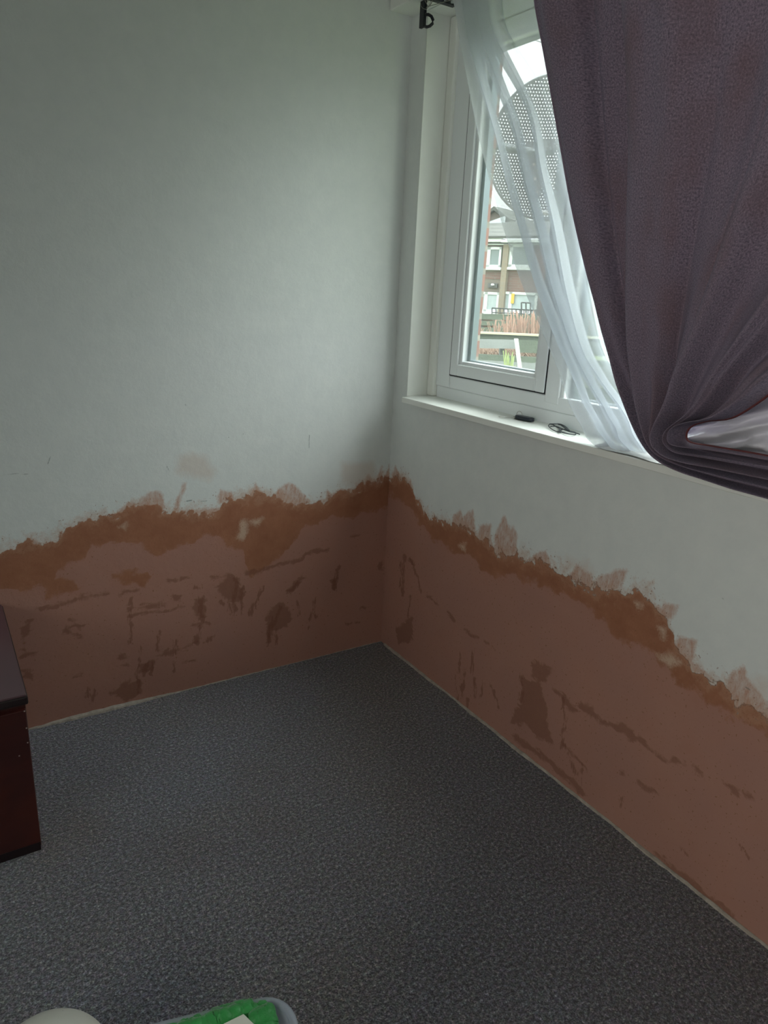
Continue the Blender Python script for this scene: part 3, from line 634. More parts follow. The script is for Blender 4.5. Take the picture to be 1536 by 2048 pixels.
# voile foot spread on the sill beneath the dark curtain
NR, NA = 90, 26; Q = np.zeros((NA, NR, 3))
for a in range(NA):
    for r in range(NR):
        q = r/(NR-1); v = a/(NA-1)
        Q[a, r] = (-.037+.075*v-.006*(1-v)*math.sin(q*17), -1.015-.42*q, SILL+.0035+.011*abs(n1(q*7, v*2.5, 7))*math.sin(math.pi*min(1, v*1.1+.02))+.004*math.sin(math.pi*v))
M_SHEET = simple('crumpled_voile_foot', (.62, .62, .60), .8, .08, 20, bmp=.001)
grid_mesh('voile_foot', Q, M_SHEET, sh)

# ------------------------------------------------------------------ curtain fitting at the top
br = empty('curtain_bracket', (-.03, -.17, 2.252), 'black metal curtain bracket hanging under the boxed lintel with a D-shaped loop', 'bracket')
bx = -.05
def bp(px, py, x=bx): return on_plane(px, py, 0, x)
p0, p1 = bp(851, -30), bp(849, 54)
b = MB(); a0 = Vector((bx, p1.y+.006, p1.z)); b.box((bx-.006, p1.y-.002, p1.z), (bx+.004, p1.y+.022, 2.252), .001); b.build('upright', M_BLACK, br)
b = MB(); cpt = bp(851, 41)
b.tube([bp(x, y) for x, y in [(851,29),(857,29),(863,33),(866,40),(865,47),(860,52),(854,54),(850,53)]], .0045, 8, flat=1.0); b.build('loop', M_BLACK, br, True)
b = MB(); e1 = on_plane(912, 9, 2, 2.243)
b.box((-.085, e1.y-.002, 2.238), (e1.x, e1.y+.017, 2.2515), .001); b.build('arm', M_BLACK, br)
b = MB(); b.tube([bp(x, y) for x, y in [(842,22),(848,18),(856,13),(870,9),(888,4),(905,-1),(935,-8)]], .0009, 6)
b.tube([bp(852+5*math.cos(k*.7)+k*.5, 6+7*math.sin(k*.9+1), bx-.008) for k in range(26)], .0007, 5)
b.tube([bp(x, y, bx-.008) for x, y in [(841,4),(842,12),(846,17),(853,19),(858,12),(857,0)]], .0008, 5)
b.build('wire', M_WIRE, br, True)

# ------------------------------------------------------------------ on the sill
M_FOB = simple('dark_plastic', (.018, .024, .036), .35, .2)
M_STEEL = simple('worn_steel', (.42, .41, .38), .35, .1, metallic=.85)
def sp(px, py, z=SILL): return on_plane(px, py, 2, z)
ky = empty('car_key', sp(1035, 838), 'car key with dark plastic fob and folded-out blade lying on the sill', 'key')
kb, ka = sp(997, 836.5), sp(1033, 838); kc = sp(1066, 841, SILL+.006)
d = (kc-ka); d.z = 0; L0 = d.length; d.normalize(); ang = math.atan2(d.y, d.x)
Mx = Matrix.Translation(Vector((ka.x, ka.y, SILL))+d*L0*.5) @ Matrix.Rotation(ang, 4, 'Z')
b = MB()
prof = [(-.5, .6), (-.47, .8), (-.38, 1), (0, .98), (.35, .92), (.45, .75), (.5, .45)]
ring = []
for s_, w_ in prof:
    c = Mx @ Vector((s_*L0*1.02, 0, .0075)); n_ = Matrix.Rotation(ang, 3, 'Z') @ Vector((0, 1, 0))
    ring.append([b.bm.verts.new(c+n_*math.copysign(abs(math.cos(q))**.6, math.cos(q))*.013*w_+Vector((0, 0, math.copysign(abs(math.sin(q))**.6, math.sin(q))*.0072*(w_*.5+.5)))) for q in [2*math.pi*k/16 for k in range(16)]])
for i in range(len(ring)-1):
    for k in range(16): b.bm.faces.new((ring[i][k], ring[i][(k+1) % 16], ring[i+1][(k+1) % 16], ring[i+1][k]))
b.bm.faces.new(ring[0][::-1]); b.bm.faces.new(ring[-1]); b.build('fob', M_FOB, ky, True)
b = MB(); dd = (ka-kb); LB = dd.length; an2 = math.atan2(dd.y, dd.x)
M2 = Matrix.Translation((kb.x, kb.y, SILL)) @ Matrix.Rotation(an2, 4, 'Z')
b.box((0, -.0035, .004), (LB*1.02, .0035, .0062), .0005, M2)
for k in range(6): b.box((LB*(.08+.1*k), .003, .004), (LB*(.12+.1*k), .0045+.0008*(k % 3), .0062), 0, M2)
b.box((LB*.82, -.005, .0015), (LB*1.0, .005, .0085), .001, M2); b.build('blade', M_STEEL, ky)
b = MB(); rc = on_plane(1040, 832, 0, (ka.x+.012)); R0 = .011
rx = sp(1034, 838); cx_ = Vector((rx.x+.004, rx.y-.004, SILL+.0135))
b.tube([cx_+d*math.cos(q)*R0+Vector((0, 0, math.sin(q)*R0)) for q in [2*math.pi*k/28 for k in range(28)]], .0008, 6, closed=True); b.build('key_ring', M_STEEL, ky, True)

gl = empty('folded_eyeglasses', sp(1128, 858), 'small pair of thin dark-rimmed eyeglasses lying folded on the sill', 'eyeglasses')
M_RIM = simple('grey_black_rim', (.035, .042, .048), .35, .2)
M_LENS = glass_material('lens', (.97, .98, .98), .10)
def gpath(pts, z): return [sp(960+x*260/1536, 790+y*120/709, SILL+zz) for (x, y), zz in zip(pts, z if hasattr(z, '__len__') else [z]*len(pts))]
def cm(pts3, n=40, closed=False):
    return [Vector(p) for p in smooth_curve([tuple(p) for p in pts3], n)]
b = MB(); b.tube(cm(gpath([(820,345),(812,368),(850,405),(905,432),(950,435),(948,405),(905,380),(860,350),(822,344)], [.010,.006,.004,.003,.003,.004,.006,.010,.010]), 60), .0016, 7)
b.tube(cm(gpath([(955,412),(960,438),(1010,452),(1090,465),(1132,462),(1120,440),(1060,425),(1000,405),(958,410)], [.004,.003,.003,.003,.003,.004,.006,.006,.004]), 60), .0016, 7)
b.tube(cm(gpath([(940,395),(935,415),(950,440)], .006), 14), .0022, 7); b.build('rims', M_RIM, gl, True)
b = MB(); b.tube(cm(gpath([(822,344),(880,342),(935,345),(985,375),(1040,415),(1080,440)], [.012,.013,.013,.012,.010,.006]), 40), .0018, 7)
b.tube(cm(gpath([(925,345),(960,352),(1010,378),(1060,425)], [.016, .015, .013, .009]), 20), .0024, 7); b.build('temple', M_RIM, gl, True)
b = MB(); b.tube(cm(gpath([(830,372),(900,372),(960,395),(1050,432),(1130,448),(1180,466)], [.008,.010,.009,.007,.005,.003]), 40), .0015, 7); b.build('temple', M_RIM, gl, True)
b = MB(); b.tube(cm(gpath([(950,446),(1000,475),(1060,490),(1120,480)], .0015), 30), .0005, 5); b.build('wire', M_STEEL, gl, True)

# ------------------------------------------------------------------ low chest at the left
ch = empty('wooden_chest', (-1.62, -.30, 0), 'low dark mahogany chest with a purple-brown top against the left wall', 'chest')
CX, CY, CZ = -1.372, -.575, .452
b = MB(); b.box((CX-.50, CY+.006, .012), (CX, -.02, CZ-.03), .002); b.build('carcass', M_WOOD, ch)
b = MB(); b.box((CX-.51, CY-.006, CZ-.026), (CX+.006, -.012, CZ-.004), .004); b.build('edge_band', M_WOODEDGE, ch)
b = MB(); b.box((CX-.507, CY-.003, CZ-.006), (CX+.003, -.014, CZ), .002); b.build('top', M_WOODTOP, ch)
b = MB(); b.box((CX-.49, CY-.004, .030), (CX-.0015, CY+.010, .412), .002); b.build('front_panel', M_WOOD, ch)
b = MB(); b.box((CX-.49, CY+.004, 0.0), (CX-.002, CY+.03, .028), .001); b.build('plinth', M_WOODEDGE, ch)
M_CHIP = simple('pale_wood_chip', (.45, .38, .34), .8)
for z, dx in ((.408, .0), (.362, 0), (.322, .001), (.292, .022)):
    b = MB(); b.box((CX-.006-dx, CY-.0046, z), (CX-.003-dx, CY-.0030, z+.003)); b.build('chipped_spot', M_CHIP, ch)

# ------------------------------------------------------------------ ball and storage box in the foreground
def ball_material():
    m, nt, bb, o = mat('worn_cream_leather'); v = coords(nt)
    vo = N(nt, 'TexVoronoi'); vo.feature = 'DISTANCE_TO_EDGE'; vo.inputs['Scale'].default_value = 11; 
    dist = mixc(nt, .06, v, noise(nt, v, 9, 4, .6, 'Color')); L(nt, dist, vo.inputs['Vector'])
    crack = math_(nt, 'LESS_THAN', vo.outputs['Distance'], .010)
    n = noise(nt, v, 14, 5); brk = math_(nt, 'MULTIPLY', crack, math_(nt, 'GREATER_THAN', n, .48))
    c = mixc(nt, n, (.60, .60, .53), (.72, .72, .66)); c = mixc(nt, math_(nt, 'MULTIPLY', brk, .75), c, (.13, .13, .12))
    L(nt, c, bb.inputs['Base Color']); bb.inputs['Roughness'].default_value = .55; L(nt, bump(nt, math_(nt, 'SUBTRACT', n, brk), .0015), bb.inputs['Normal'])
    return m
RB = .105; bc = on_plane(97, 2170, 2, RB)
bc.z = RB+.002
bm_ = bmesh.new(); bmesh.ops.create_icosphere(bm_, subdivisions=5, radius=RB)
me = bpy.data.meshes.new('ball')
seams = [Vector(v).normalized() for v in ((1,.2,.4),(-.3,1,.5),(.2,-.9,.6),(-.8,-.3,.5),(.1,.2,1),(.6,-.5,-.5),(-.5,.4,-.8))]
for v in bm_.verts:
    n_ = v.co.normalized(); ds = sorted((n_-s_).length for s_ in seams); k = min(1, (ds[1]-ds[0])/.05)
    v.co *= 1-.010*(1-k)**2
bm_.to_mesh(me); bm_.free()
for p in me.polygons: p.use_smooth = True
bo = link('ball', me, ball_material()); bo.location = bc; tag(bo, 'worn cream leather ball on the carpet in the near left corner', 'ball')

def plastic_material():
    m, nt, bb, o = mat('frosted_clear_plastic'); v = coords(nt)
    t = N(nt, 'BsdfTransparent'); t.inputs['Color'].default_value = (.90, .93, .96, 1)
    bb.inputs['Base Color'].default_value = (.62, .66, .72, 1); bb.inputs['Roughness'].default_value = .22; bb.inputs['Specular IOR Level'].default_value = .6
    tl = N(nt, 'BsdfTranslucent'); tl.inputs['Color'].default_value = (.70, .74, .80, 1)
    a = N(nt, 'MixShader'); a.inputs[0].default_value = .4; L(nt, bb.outputs[0], a.inputs[1]); L(nt, tl.outputs[0], a.inputs[2])
    x = N(nt, 'MixShader'); L(nt, math_(nt, 'ADD', .42, math_(nt, 'MULTIPLY', noise(nt, v, 40, 3), .12)), x.inputs[0]); L(nt, t.outputs[0], x.inputs[1]); L(nt, a.outputs[0], x.inputs[2])
    L(nt, x.outputs[0], o.inputs[0]); return m
M_PLAST = plastic_material()
RZ = .32
cA = on_plane(290, 2048, 2, RZ); cB = on_plane(495, 1999, 2, RZ); dX = (cB-cA); dX.z = 0; dX.normalize()    # along the far rim
dY = Vector((dX.y, -dX.x, 0))                                         # towards the camera
if dY.y > 0: dY = -dY
crn = on_plane(586, 1992, 2, RZ)                                      # virtual sharp corner of the rim
BW, BD, CR = .42, .30, .050
# keep the corner on the line of the far rim
crn = cA + dX*((crn-cA).dot(dX))
bctr = crn - dX*(BW/2) + dY*(BD/2)
box = empty('storage_box', (bctr.x, bctr.y, 0), 'clear frosted plastic storage box with green and white contents at the bottom edge', 'storage box')
def rrect(w, d_, r, z, n=8):
    out = []
    for cx, cy, a0 in ((w/2-r, -d_/2+r, -90), (w/2-r, d_/2-r, 0), (-w/2+r, d_/2-r, 90), (-w/2+r, -d_/2+r, 180)):
        for k in range(n+1):
            a = math.radians(a0+90*k/n); p = dX*(cx+r*math.cos(a)) + dY*(cy+r*math.sin(a)); out.append(Vector((bctr.x+p.x, bctr.y+p.y, z)))
    return out
def shell(b_, rings, close_bottom=True):
    R_ = [[b_.bm.verts.new(p) for p in rg] for rg in rings]
    for A_, B_ in zip(R_[:-1], R_[1:]):
        n = len(A_)
        for k in range(n): b_.bm.faces.new((A_[k], A_[(k+1) % n], B_[(k+1) % n], B_[k]))
    if close_bottom: b_.bm.faces.new(R_[-1])
b = MB(); shell(b, [rrect(BW-.020, BD-.020, CR-.010, RZ-.004), rrect(BW-.028, BD-.028, CR-.012, RZ-.02), rrect(BW-.07, BD-.07, CR-.02, .006), rrect(BW-.10, BD-.10, CR-.03, .001)])
bb_ = b.build('box_body', M_PLAST, box, True); m_ = bb_.modifiers.new('thick', 'SOLIDIFY'); m_.thickness = .0016
b = MB(); shell(b, [rrect(BW-.026, BD-.026, CR-.012, RZ-.006), rrect(BW-.018, BD-.018, CR-.009, RZ), rrect(BW-.004, BD-.004, CR, RZ), rrect(BW, BD, CR+.002, RZ-.004), rrect(BW, BD, CR+.002, RZ-.016)], False)
rr_ = b.build('rim', M_PLAST, box, True); m_ = rr_.modifiers.new('thick', 'SOLIDIFY'); m_.thickness = .0022
def lump(name, pts, rad, m, label, cat, flat=.5):
    b = MB(); P_ = cm(pts, 60); rr = [rad*(.75+.35*math.sin(k*.5)**2+.15*math.sin(k*1.7))*min(1, .45+min(k, 59-k)*.12) for k in range(60)]
    b.tube(P_, rr, 12, flat=flat); o = b.build(name, m, None, True, origin=P_[30]); 
    return tag(o, label, cat)
M_GREEN = simple('green_fabric', (.018, .25, .045), .55, .25, 30, bmp=.003, bscale=60, Sheen_Weight=.3)
def ip(px, py, z): return on_plane(px, py, 2, z)
def crumple(name, px_poly, z0, h, m, label, cat, seed=0):
    """crumpled cloth: swept ribbon between two pixel-traced edges given in metres at height z0"""
    A_, B_ = px_poly; A_ = smooth_curve([tuple(ip(x, y, z0)) for x, y in A_], 90); B_ = smooth_curve([tuple(ip(x, y, z0)) for x, y in B_], 90)
    Pg = np.zeros((28, 90, 3))
    for a in range(28):
        v = a/27
        for r in range(90):
            p = A_[r]*(1-v)+B_[r]*v; hh = h*math.sin(math.pi*min(1, max(0, v)))+.005*math.sin(2*math.pi*(2.4*v+.25*n1(r*.06, v*2, seed)))+.004*n1(r*.15, v*5, seed+3)
            Pg[a, r] = (p[0], p[1], p[2]+hh)
    bottom = Pg[:, :, :].copy()
    o = grid_mesh(name, Pg, m); k = o.modifiers.new('thick', 'SOLIDIFY'); k.thickness = .012; k.offset = -1
    return tag(o, label, cat)
crumple('green_cloth', ([(335,2070),(402,2048),(452,2031),(500,2017)], [(385,2086),(435,2068),(482,2050),(524,2034)]), .300, .010, M_GREEN, 'bright green folded cloth lying along the far side inside the storage box', 'cloth')
crumple('green_cloth', ([(500,2030),(516,2022),(530,2026)], [(516,2074),(540,2066),(543,2050)]), .300, .012, M_GREEN, 'bunched green cloth in the corner of the storage box beside the paper', 'cloth', 5)
M_PAPER = simple('cream_paper', (.66, .66, .58), .6, .03)
pa = [ip(x, y, .322) for x, y in [(430,2056),(487,2028),(512,2052),(470,2110)]]
b = MB(); b.prism(pa, (0, 0, -.004)); bk = empty('notebook', (pa[0]+pa[2])/2, 'cream paper pad lying on the green cloth inside the storage box', 'notebook')
b.build('cover', M_PAPER, bk)
cen = sum(pa, Vector())/4
b = MB(); b.prism([p+(p-cen)*-.06+Vector((0, 0, -.004)) for p in pa], (0, 0, -.010)); b.build('pages', simple('page_edges', (.4, .4, .36), .8), bk)
# packed things below: a folded green bag fills the box
b = MB(); Mx = Matrix.Identity(4)
shell(b, [rrect(BW-.12, BD-.12, .03, .286), rrect(BW-.09, BD-.09, .03, .265), rrect(BW-.10, BD-.10, .03, .012)]); b.bm.faces.new([b.bm.verts.new(p) for p in rrect(BW-.12, BD-.12, .03, .286)])
o = b.build('folded_blanket', simple('grey_white_fleece', (.42, .45, .50), .9, .15, 40, bmp=.004), None, True, origin=(bctr.x, bctr.y, .012)); tag(o, 'pale grey folded blanket filling the storage box below the green cloth', 'blanket')

# ------------------------------------------------------------------ outside
def garden_mat():
    return simple('winter_grass', (.13, .17, .07), .95, .35, 3, bmp=.02, bscale=12)
b = MB(); b.box((.28, -40, -1.2), (90, 90, -.35)); o = b.build('garden_ground', garden_mat()); tag(o, kind='structure')

# satellite dish on the outside wall
DC = at_dist(1104, 296, 3.15)
ddir = (CP-DC).normalized(); nd = Vector((ddir.x*1.0, ddir.y*.9, .10)).normalized()
du = Vector((nd.y, -nd.x, 0)).normalized(); dv = du.cross(nd)
if dv.z < 0: dv = -dv
def dish_material():
    m, nt, bb, o = mat('perforated_grey_metal'); t = N(nt, 'TexCoord')
    sep = N(nt, 'SeparateXYZ'); uvn = N(nt, 'UVMap'); L(nt, uvn.outputs[0], sep.inputs[0])
    def cell(s, off=0): return math_(nt, 'ABSOLUTE', math_(nt, 'SUBTRACT', math_(nt, 'FRACT', math_(nt, 'ADD', math_(nt, 'MULTIPLY', s, 80), off)), .5))
    row = math_(nt, 'MULTIPLY', math_(nt, 'FLOOR', math_(nt, 'MULTIPLY', sep.outputs[1], 80)), .5)
    a_ = math_(nt, 'ABSOLUTE', math_(nt, 'SUBTRACT', math_(nt, 'FRACT', math_(nt, 'ADD', math_(nt, 'MULTIPLY', sep.outputs[0], 80), row)), .5)); b_ = cell(sep.outputs[1])
    r = math_(nt, 'SQRT', math_(nt, 'ADD', math_(nt, 'POWER', a_, 2), math_(nt, 'POWER', b_, 2)))
    hole = math_(nt, 'LESS_THAN', r, .25)
    bb.inputs['Base Color'].default_value = (.095, .105, .10, 1); bb.inputs['Roughness'].default_value = .5
    tr = N(nt, 'BsdfTransparent'); x = N(nt, 'MixShader'); L(nt, hole, x.inputs[0]); L(nt, bb.outputs[0], x.inputs[1]); L(nt, tr.outputs[0], x.inputs[2]); L(nt, x.outputs[0], o.inputs[0]); return m
M_DISH = dish_material(); M_DGREY = simple('grey_painted_steel', (.17, .185, .19), .5)
dish = empty('satellite_dish', DC, 'grey perforated satellite dish outside the window seen through the voile', 'satellite dish')
RU, RV = .275, .298; n = 40; P = np.zeros((n, 72, 3)); UV = np.zeros((n, 72, 2))
for i in range(n):
    r = i/(n-1)
    for k in range(72):
        a = 2*math.pi*k/71; U_, V_ = r*RU*math.cos(a), r*RV*math.sin(a)
        p = DC+du*U_+dv*V_+nd*(.055*(1-r*r)*-1)
        P[i, k] = p; UV[i, k] = (U_+.5, V_+.5)
grid_mesh('reflector', P, M_DISH, dish, uv=UV)
b = MB(); b.tube([DC+du*RU*math.cos(a)+dv*RV*math.sin(a) for a in [2*math.pi*k/72 for k in range(72)]], .0055, 8, closed=True); b.build('rim', M_DGREY, dish, True)
def dq(px, py, off=.012): 
    # a point close to the dish's near side
    d_ = ray(px, py); t_ = (DC+nd*off-CP).dot(nd)/d_.dot(nd); return CP+d_*t_
b = MB(); q = [dq(x, y) for x, y in [(1052,288),(1122,281),(1122,300),(1090,305),(1085,330),(1083,392),(1062,398),(1058,335)]]; b.prism(q, nd*.02); b.build('bracket_plate', M_DGREY, dish)
M_BOLT = simple('bright_bolt', (.6, .62, .6), .3, metallic=.6)
for x, y in ((1068, 330), (1070, 358), (1074, 385), (1076, 318)): b = MB(); p = dq(x, y, .034); b.tube([p, p+nd*.006], .007, 8); b.build('bolt', M_BOLT, dish)
b = MB(); b.tube([dq(1071, 395, .02), dq(1080, 425, .02), dq(1150, 428, .05)], .010, 8); b.build('feed_arm', simple('pale_arm', (.62, .64, .63), .5), dish)
b = MB(); wp = Vector((.275, DC.y+.02, DC.z-.03)); b.tube([DC-nd*.05, DC+Vector((-.1, 0, -.03)), wp], .016, 10); b.box(wp+Vector((0, -.06, -.08)), wp+Vector((.012, .06, .08))); b.build('wall_mount', M_DGREY, dish)
# overhead cable
b = MB(); b.tube([at_dist(1000, 60, 14), at_dist(1035, 68, 15), at_dist(1092, 88, 17), at_dist(1400, 200, 26)], .010, 5)
o = b.build('overhead_cable', M_BLACK, None, False, origin=at_dist(1035, 68, 15)); tag(o, 'thin black cable crossing the white sky beyond the window', 'cable')

# terraced house across the road -------------------------------------------------
HA = at_dist(1000, 611, 40); e = ray(-1226, 496); e.z = 0; e.normalize(); e = -e       # along the facade, to the right in view
hn = Vector((e.y, -e.x, 0)); 
if hn.dot(CP-HA) < 0: hn = -hn                                                        # out of the facade towards us
def hs(px, py, off=0):
    d_ = ray(px, py); t_ = (HA+hn*off-CP).dot(hn)/d_.dot(hn); p = CP+d_*t_; return ((p-HA).dot(e), p.z)
HM = Matrix(((e.x, hn.x, 0, HA.x), (e.y, hn.y, 0, HA.y), (0, 0, 1, 0), (0, 0, 0, 1)))
def hbox(b, px0, py0, px1, py1, d0, d1, bev=0):
    s0, z1 = hs(px0, py0, d1); s1, z0 = hs(px1, py1, d1); b.box((s0, d0, z0), (s1, d1, z1), bev, HM); return (s0, s1, z0, z1)
M_RED = brick_material('red_house_brick', (.20, .105, .085), (.155, .082, .068), (.19, .155, .135), 1.6, (math.radians(90), 0, 0))
M_GREYB = simple('grey_brown_render', (.17, .145, .12), .9, .3, 1.2)
M_BUFF = brick_material('buff_brick', (.30, .24, .17), (.25, .20, .15), (.28, .25, .20), 1.6, (math.radians(90), 0, 0))
M_FRAME = simple('white_window_frame', (.62, .65, .64), .5)
M_NET = simple('net_curtain', (.34, .39, .40), .8, .25, 2.5)
M_DARKGL = simple('house_window_glass', (.19, .23, .235), .2, .3, 1.2)
def tile_material():
    m, nt, bb, o = mat('concrete_roof_tiles'); t = N(nt, 'TexCoord'); w = N(nt, 'TexWave'); w.bands_direction = 'Z'; w.inputs['Scale'].default_value = 1.1; w.inputs['Distortion'].default_value = 1.0
    L(nt, t.outputs['Object'], w.inputs['Vector']); n = noise(nt, t.outputs['Object'], 3, 4)
    L(nt, mixc(nt, n, mixc(nt, w.outputs['Fac'], (.045, .050, .046), (.095, .100, .088)), (.075, .078, .068)), bb.inputs['Base Color']); bb.inputs['Roughness'].default_value = .9; return m
M_TILE = tile_material()
GZ = -.35
hs_root = empty('terraced_house', (HA.x, HA.y, GZ), 'brick terraced house across the way with tiled roof and white windows', 'house')
sl, _ = hs(930, 600); sm_, _ = hs(1001.5, 600); sn, _ = hs(1012, 600); sr = hs(1500, 640)[0]; eav = hs(1000, 489)[1]
b = MB(); b.box((sl, -7, GZ), (sm_, 0, eav), 0, HM); b.build('wall', M_GREYB, hs_root)
b = MB(); b.box((sn, -7, GZ), (sr, 0, eav), 0, HM); b.build('wall', M_RED, hs_root)
b = MB(); b.box((sm_, -7, GZ), (sn, .25, eav), 0, HM); b.build('party_wall_pier', M_BUFF, hs_root)
b = MB(); b.box((sl, .005, hs(980, 558)[1]), (sm_, .02, hs(980, 543)[1]), 0, HM); b.build('brick_band', M_RED, hs_root)
def hwin(px0, py0, px1, py1, mulls, glass, extra=None):
    b = MB(); s0, s1, z0, z1 = hbox(b, px0, py0, px1, py1, .0, .06); 
    b2 = MB(); w = .13
    for (a, c, d_, f_) in ((s0, s0+w, z0, z1), (s1-w, s1, z0, z1), (s0, s1, z0, z0+w), (s0, s1, z1-w, z1)): b2.box((a, .03, d_), (c, .12, f_), 0, HM)
    for mx_ in mulls: sx_, _ = hs(mx_, (py0+py1)/2); b2.box((sx_-.10, .03, z0), (sx_+.10, .12, z1), 0, HM)
    b2.box((s0-.1, 0, z0-.14), (s1+.1, .22, z0), 0, HM)
    fr = b2.build('window', M_FRAME, hs_root); fr_loc = b.build('pane', glass, fr)
hwin(963, 494, 1001, 535, [979], M_DARKGL); hwin(1013, 489, 1062, 535, [1023.5], M_DARKGL)
hwin(955, 583, 996, 625, [973], M_NET); hwin(1007, 583, 1072, 628, [1022], M_NET)
b = MB(); hbox(b, 1023, 587, 1027, 607, .13, .16); b.build('yellow_window_sticker', simple('yellow', (.60, .36, .04), .6), hs_root)
b = MB(); hbox(b, 976, 566, 994, 576, .02, .10); b.build('lamp_panel', simple('dark_panel', (.08, .08, .08), .6), hs_root)
b = MB(); hbox(b, 982, 567, 987, 571, .10, .22); b.build('wall_lamp', M_FRAME, hs_root)
# gutters and fascia
b = MB(); hbox(b, 930, 477, 1003, 483.5, .0, .45); b.build('gutter', M_FRAME, hs_root)
b = MB(); hbox(b, 1002, 479, 1120, 484.5, .0, .55); b.build('gutter', M_FRAME, hs_root)
b = MB(); hbox(b, 930, 483, 1120, 487.5, .0, .10); b.build('soffit_board', simple('dark_soffit', (.07, .075, .07), .8), hs_root)
b = MB(); hbox(b, 930, 487.6, 1120, 490, .0, .16); b.build('fascia', M_FRAME, hs_root)
# roof: sloping back from the eaves
z_e = hs(980, 477, .5)[1]
def roofp(px, py, off): s, z = hs(px, py, off); return HM @ Vector((s, off, z))
b = MB(); A_ = [HM @ Vector((sl-.3, .5, z_e)), HM @ Vector((sr, .5, z_e)), roofp(1500, 440, -4.0), roofp(930, 444, -4.0)]
# keep the ridge level
zr = roofp(1000, 446, -4.0).z; A_[2].z = zr; A_[3].z = zr
b.prism(A_, (0, 0, .12)); b.build('roof', M_TILE, hs_root)
# the cross gable behind
gt = [roofp(955, 446, -4.0), roofp(987, 421, -4.0), roofp(1013, 443, -4.0), roofp(1012, 456, -4.0), roofp(955, 456, -4.0)]
b = MB(); b.prism(gt, -hn*3); b.build('gable_wall', M_GREYB, hs_root)
for i, (a, c) in enumerate((((950, 448), (987, 420)), ((987, 420), (1016, 445)))):
    pa_, pc = roofp(*a, -3.7), roofp(*c, -3.7); b = MB(); b.prism([pa_, pc, pc+Vector((0, 0, .22)), pa_+Vector((0, 0, .22))], -hn*3.5); b.build('gable_roof', M_TILE, hs_root)
pa_, pc = roofp(972, 455, -3.5), roofp(1010, 446, -3.5); b = MB(); b.prism([pa_, pc, pc+Vector((0, 0, .35)), pa_+Vector((0, 0, .22))], hn*.2); b.build('lead_flashing', simple('pale_flashing', (.45, .50, .50), .6), hs_root)

# things between: local frame helper at a chosen distance, all facing the window
def lay(d):
    o_ = at_dist(1000, 611, d); return o_
def fb(b, d, px0, py0, px1, py1, th=.03, slope=0.0, bev=0):
    """upright board at distance d whose front face spans the given picture corners"""
    a0, a1 = at_dist(px0, py0, d), at_dist(px0, py1, d); c0, c1 = at_dist(px1, py0+slope*(px1-px0), d), at_dist(px1, py1+slope*(px1-px0), d)
    back = Vector((_f.x, _f.y, 0)).normalized()*th
    b.prism([a0, c0, c1, a1], back)
M_MOSS = simple('mossy_board', (.070, .088, .062), .9, .45, 5, bmp=.006, bscale=30)
M_GREYP = simple('weathered_grey_board', (.17, .185, .175), .9, .2, 6, bmp=.003, bscale=40)
M_PALEP = simple('pale_yellowed_edge', (.36, .36, .24), .9, .2, 8)
M_TAN = simple('dead_stalks', (.26, .175, .125), .9, .35, 12)
M_WHITEB = simple('painted_white_board', (.56, .57, .54), .7, .1, 8)
fd = 7.0
g0 = 'boards of the old garden fence'
def fence_thing(parts, label, loc, name='garden_fence', cat='fence'):
    root = empty(name, loc, label, cat)
    for pn, m, args in parts:
        b = MB()
        for a in args: fb(b, *a)
        b.build(pn, m, root)
    return root
base = at_dist(1010, 740, fd); base.z = GZ
fr = fence_thing([
  ('board', M_PALEP, [(fd, 940, 662.5, 1300, 666.5, .06, .045)]),
  ('board', M_MOSS, [(fd+.03, 940, 666, 1300, 679, .03, .045)]),
  ('board', M_GREYP, [(fd, 940, 678, 1036, 696, .03, .02)]),
  ('board', M_MOSS, [(fd, 1036, 680, 1300, 705, .03, .045)]),
  ('board', M_MOSS, [(fd, 940, 707, 1300, 719, .03, .055)]),
  ('board', M_GREYP, [(fd, 940, 719, 1300, 760, .03, .055)]),
  ('post', M_GREYP, [(fd+.08, 1000, 672, 1009, 900, .08)]),
  ('post', M_GREYP, [(fd+.08, 1120, 672, 1129, 900, .08)]),
  ('board', M_MOSS, [(fd+.01, 940, 762, 1300, 900, .03, .055)]),
 ], 'old mossy grey plank fence in the garden just outside the window', base)
# the leaning white board
b = MB(); q = [at_dist(x, y, fd-.15) for x, y in [(1029,677.5),(1036.5,677.5),(1046,752),(1038,752)]]; q2 = q[:2]+[at_dist(1062, 880, fd-.15), at_dist(1054, 880, fd-.15)]
b.prism(q2, Vector((_f.x, _f.y, 0)).normalized()*.03); o = b.build('leaning_board', M_WHITEB, None, False, origin=q2[3]); tag(o, 'pale painted board leaning against the old plank fence', 'board')
def stalks(name, d, x0, x1, y0, y1, n, m, label, w=.004, lean=6, cat='dry plants'):
    b = MB()
    for k in range(n):
        x = random.uniform(x0, x1); yb = y1+random.uniform(-2, 3); yt = y0+random.uniform(-2, (y1-y0)*.6); dd_ = d+random.uniform(-.15, .15); l_ = random.uniform(-lean, lean)
        rt = at_dist(x, yb, dd_); gr = rt.copy(); gr.z = GZ
        b.tube([gr, rt, at_dist(x+l_*.4, (yb+yt)/2, dd_), at_dist(x+l_, yt, dd_)], w, 4)
    bs = at_dist((x0+x1)/2, y1, d); bs.z = GZ; o = b.build(name, m, None, False, origin=bs); return tag(o, label, cat, kind='stuff')
stalks('dead_grass', fd+.5, 950, 1100, 694, 722, 520, M_TAN, 'dead brown stalks heaped behind the gap of the plank fence', .006, 16)
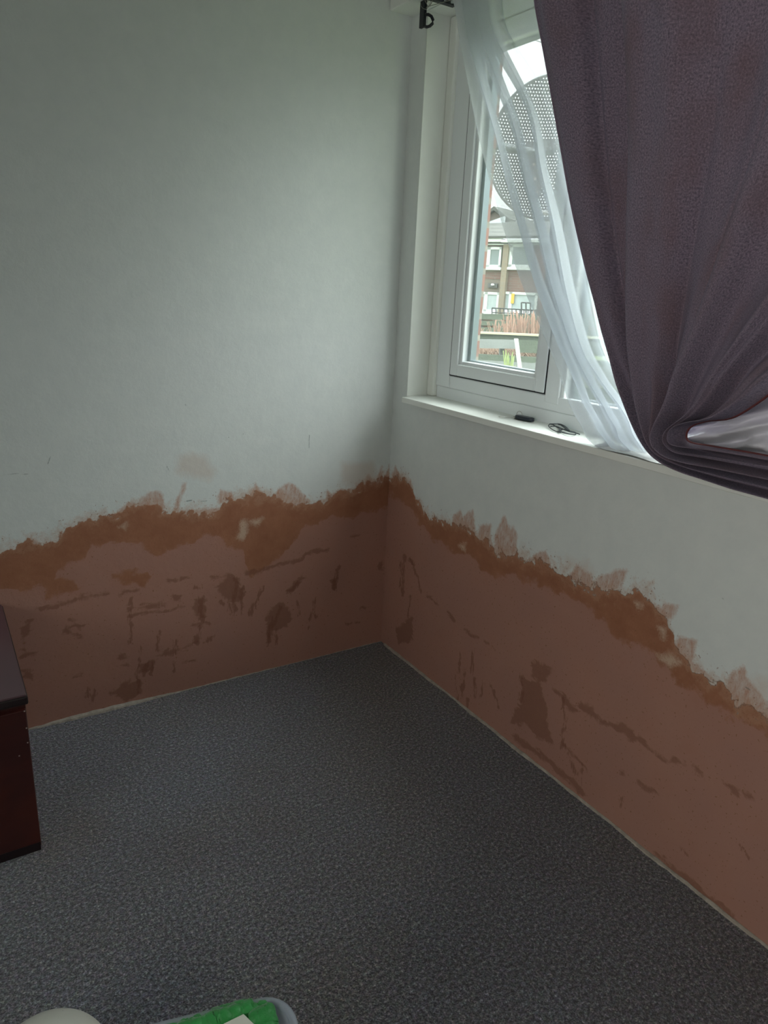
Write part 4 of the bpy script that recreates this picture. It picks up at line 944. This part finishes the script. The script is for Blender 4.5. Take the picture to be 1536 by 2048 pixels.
M_STALK = simple('orange_stalks', (.30, .185, .135), .9, .3, 12)
stalks('dry_stems', 9.0, 1008, 1110, 622, 676, 120, M_STALK, 'reddish dry plant stems standing behind the plank fence', .006, 7)
stalks('dry_stems', 9.3, 950, 1040, 640, 672, 40, M_STALK, 'sparse dry stems left of the reddish ones behind the plank fence', .005, 9)
M_LEAF = simple('green_yellow_leaves', (.22, .28, .10), .8, .3, 20)
stalks('grass_tuft', fd-.35, 1008, 1026, 702, 752, 26, M_LEAF, 'tuft of long green leaves in front of the plank fence', .005, 6, 'plant')
# second fence further off, with a black railing on top
f2 = 11.0; base = at_dist(1010, 650, f2); base.z = GZ
fence_thing([
  ('board', M_MOSS, [(f2, 935, 627, 1300, 638, .03, .02)]), ('board', M_TAN, [(f2+.06, 935, 637, 985, 641, .03, .02)]),
  ('board', M_MOSS, [(f2, 935, 641, 1300, 650, .03, .02)]), ('board', M_TAN, [(f2+.06, 935, 649, 990, 654, .03, .02)]),
  ('board', M_MOSS, [(f2, 935, 654, 1300, 672, .03, .02)]), ('post', M_GREYP, [(f2+.04, 962, 626, 967, 800, .08)]), ('post', M_GREYP, [(f2+.04, 1052, 626, 1057, 800, .08)]),
 ], 'dark green weathered slat fence behind the dry stems', base)
b = MB(); rd = 12.5
b.tube([at_dist(984, 616, rd), at_dist(1050, 619.5, rd), at_dist(1200, 628, rd)], .012, 6)
b.tube([at_dist(984, 625, rd), at_dist(1050, 628, rd), at_dist(1200, 637, rd)], .010, 6)
for k in range(28):
    x = 984+k*8.0; b.tube([at_dist(x, 616+.055*(x-984), rd), at_dist(x, 634+.055*(x-984), rd)], .010, 5)
for x, y in ((1043, 605), (1052, 605), (1061, 606)): b.tube([at_dist(x, y, rd), at_dist(x, y+26, rd)], .014, 5)
b.tube([at_dist(1043, 605, rd), at_dist(1062, 606, rd)], .012, 5)
o = b.build('iron_railing', simple('black_iron', (.02, .022, .022), .6), None, False, origin=at_dist(1010, 630, rd)); tag(o, 'black iron railing in front of the brick terraced house', 'railing')
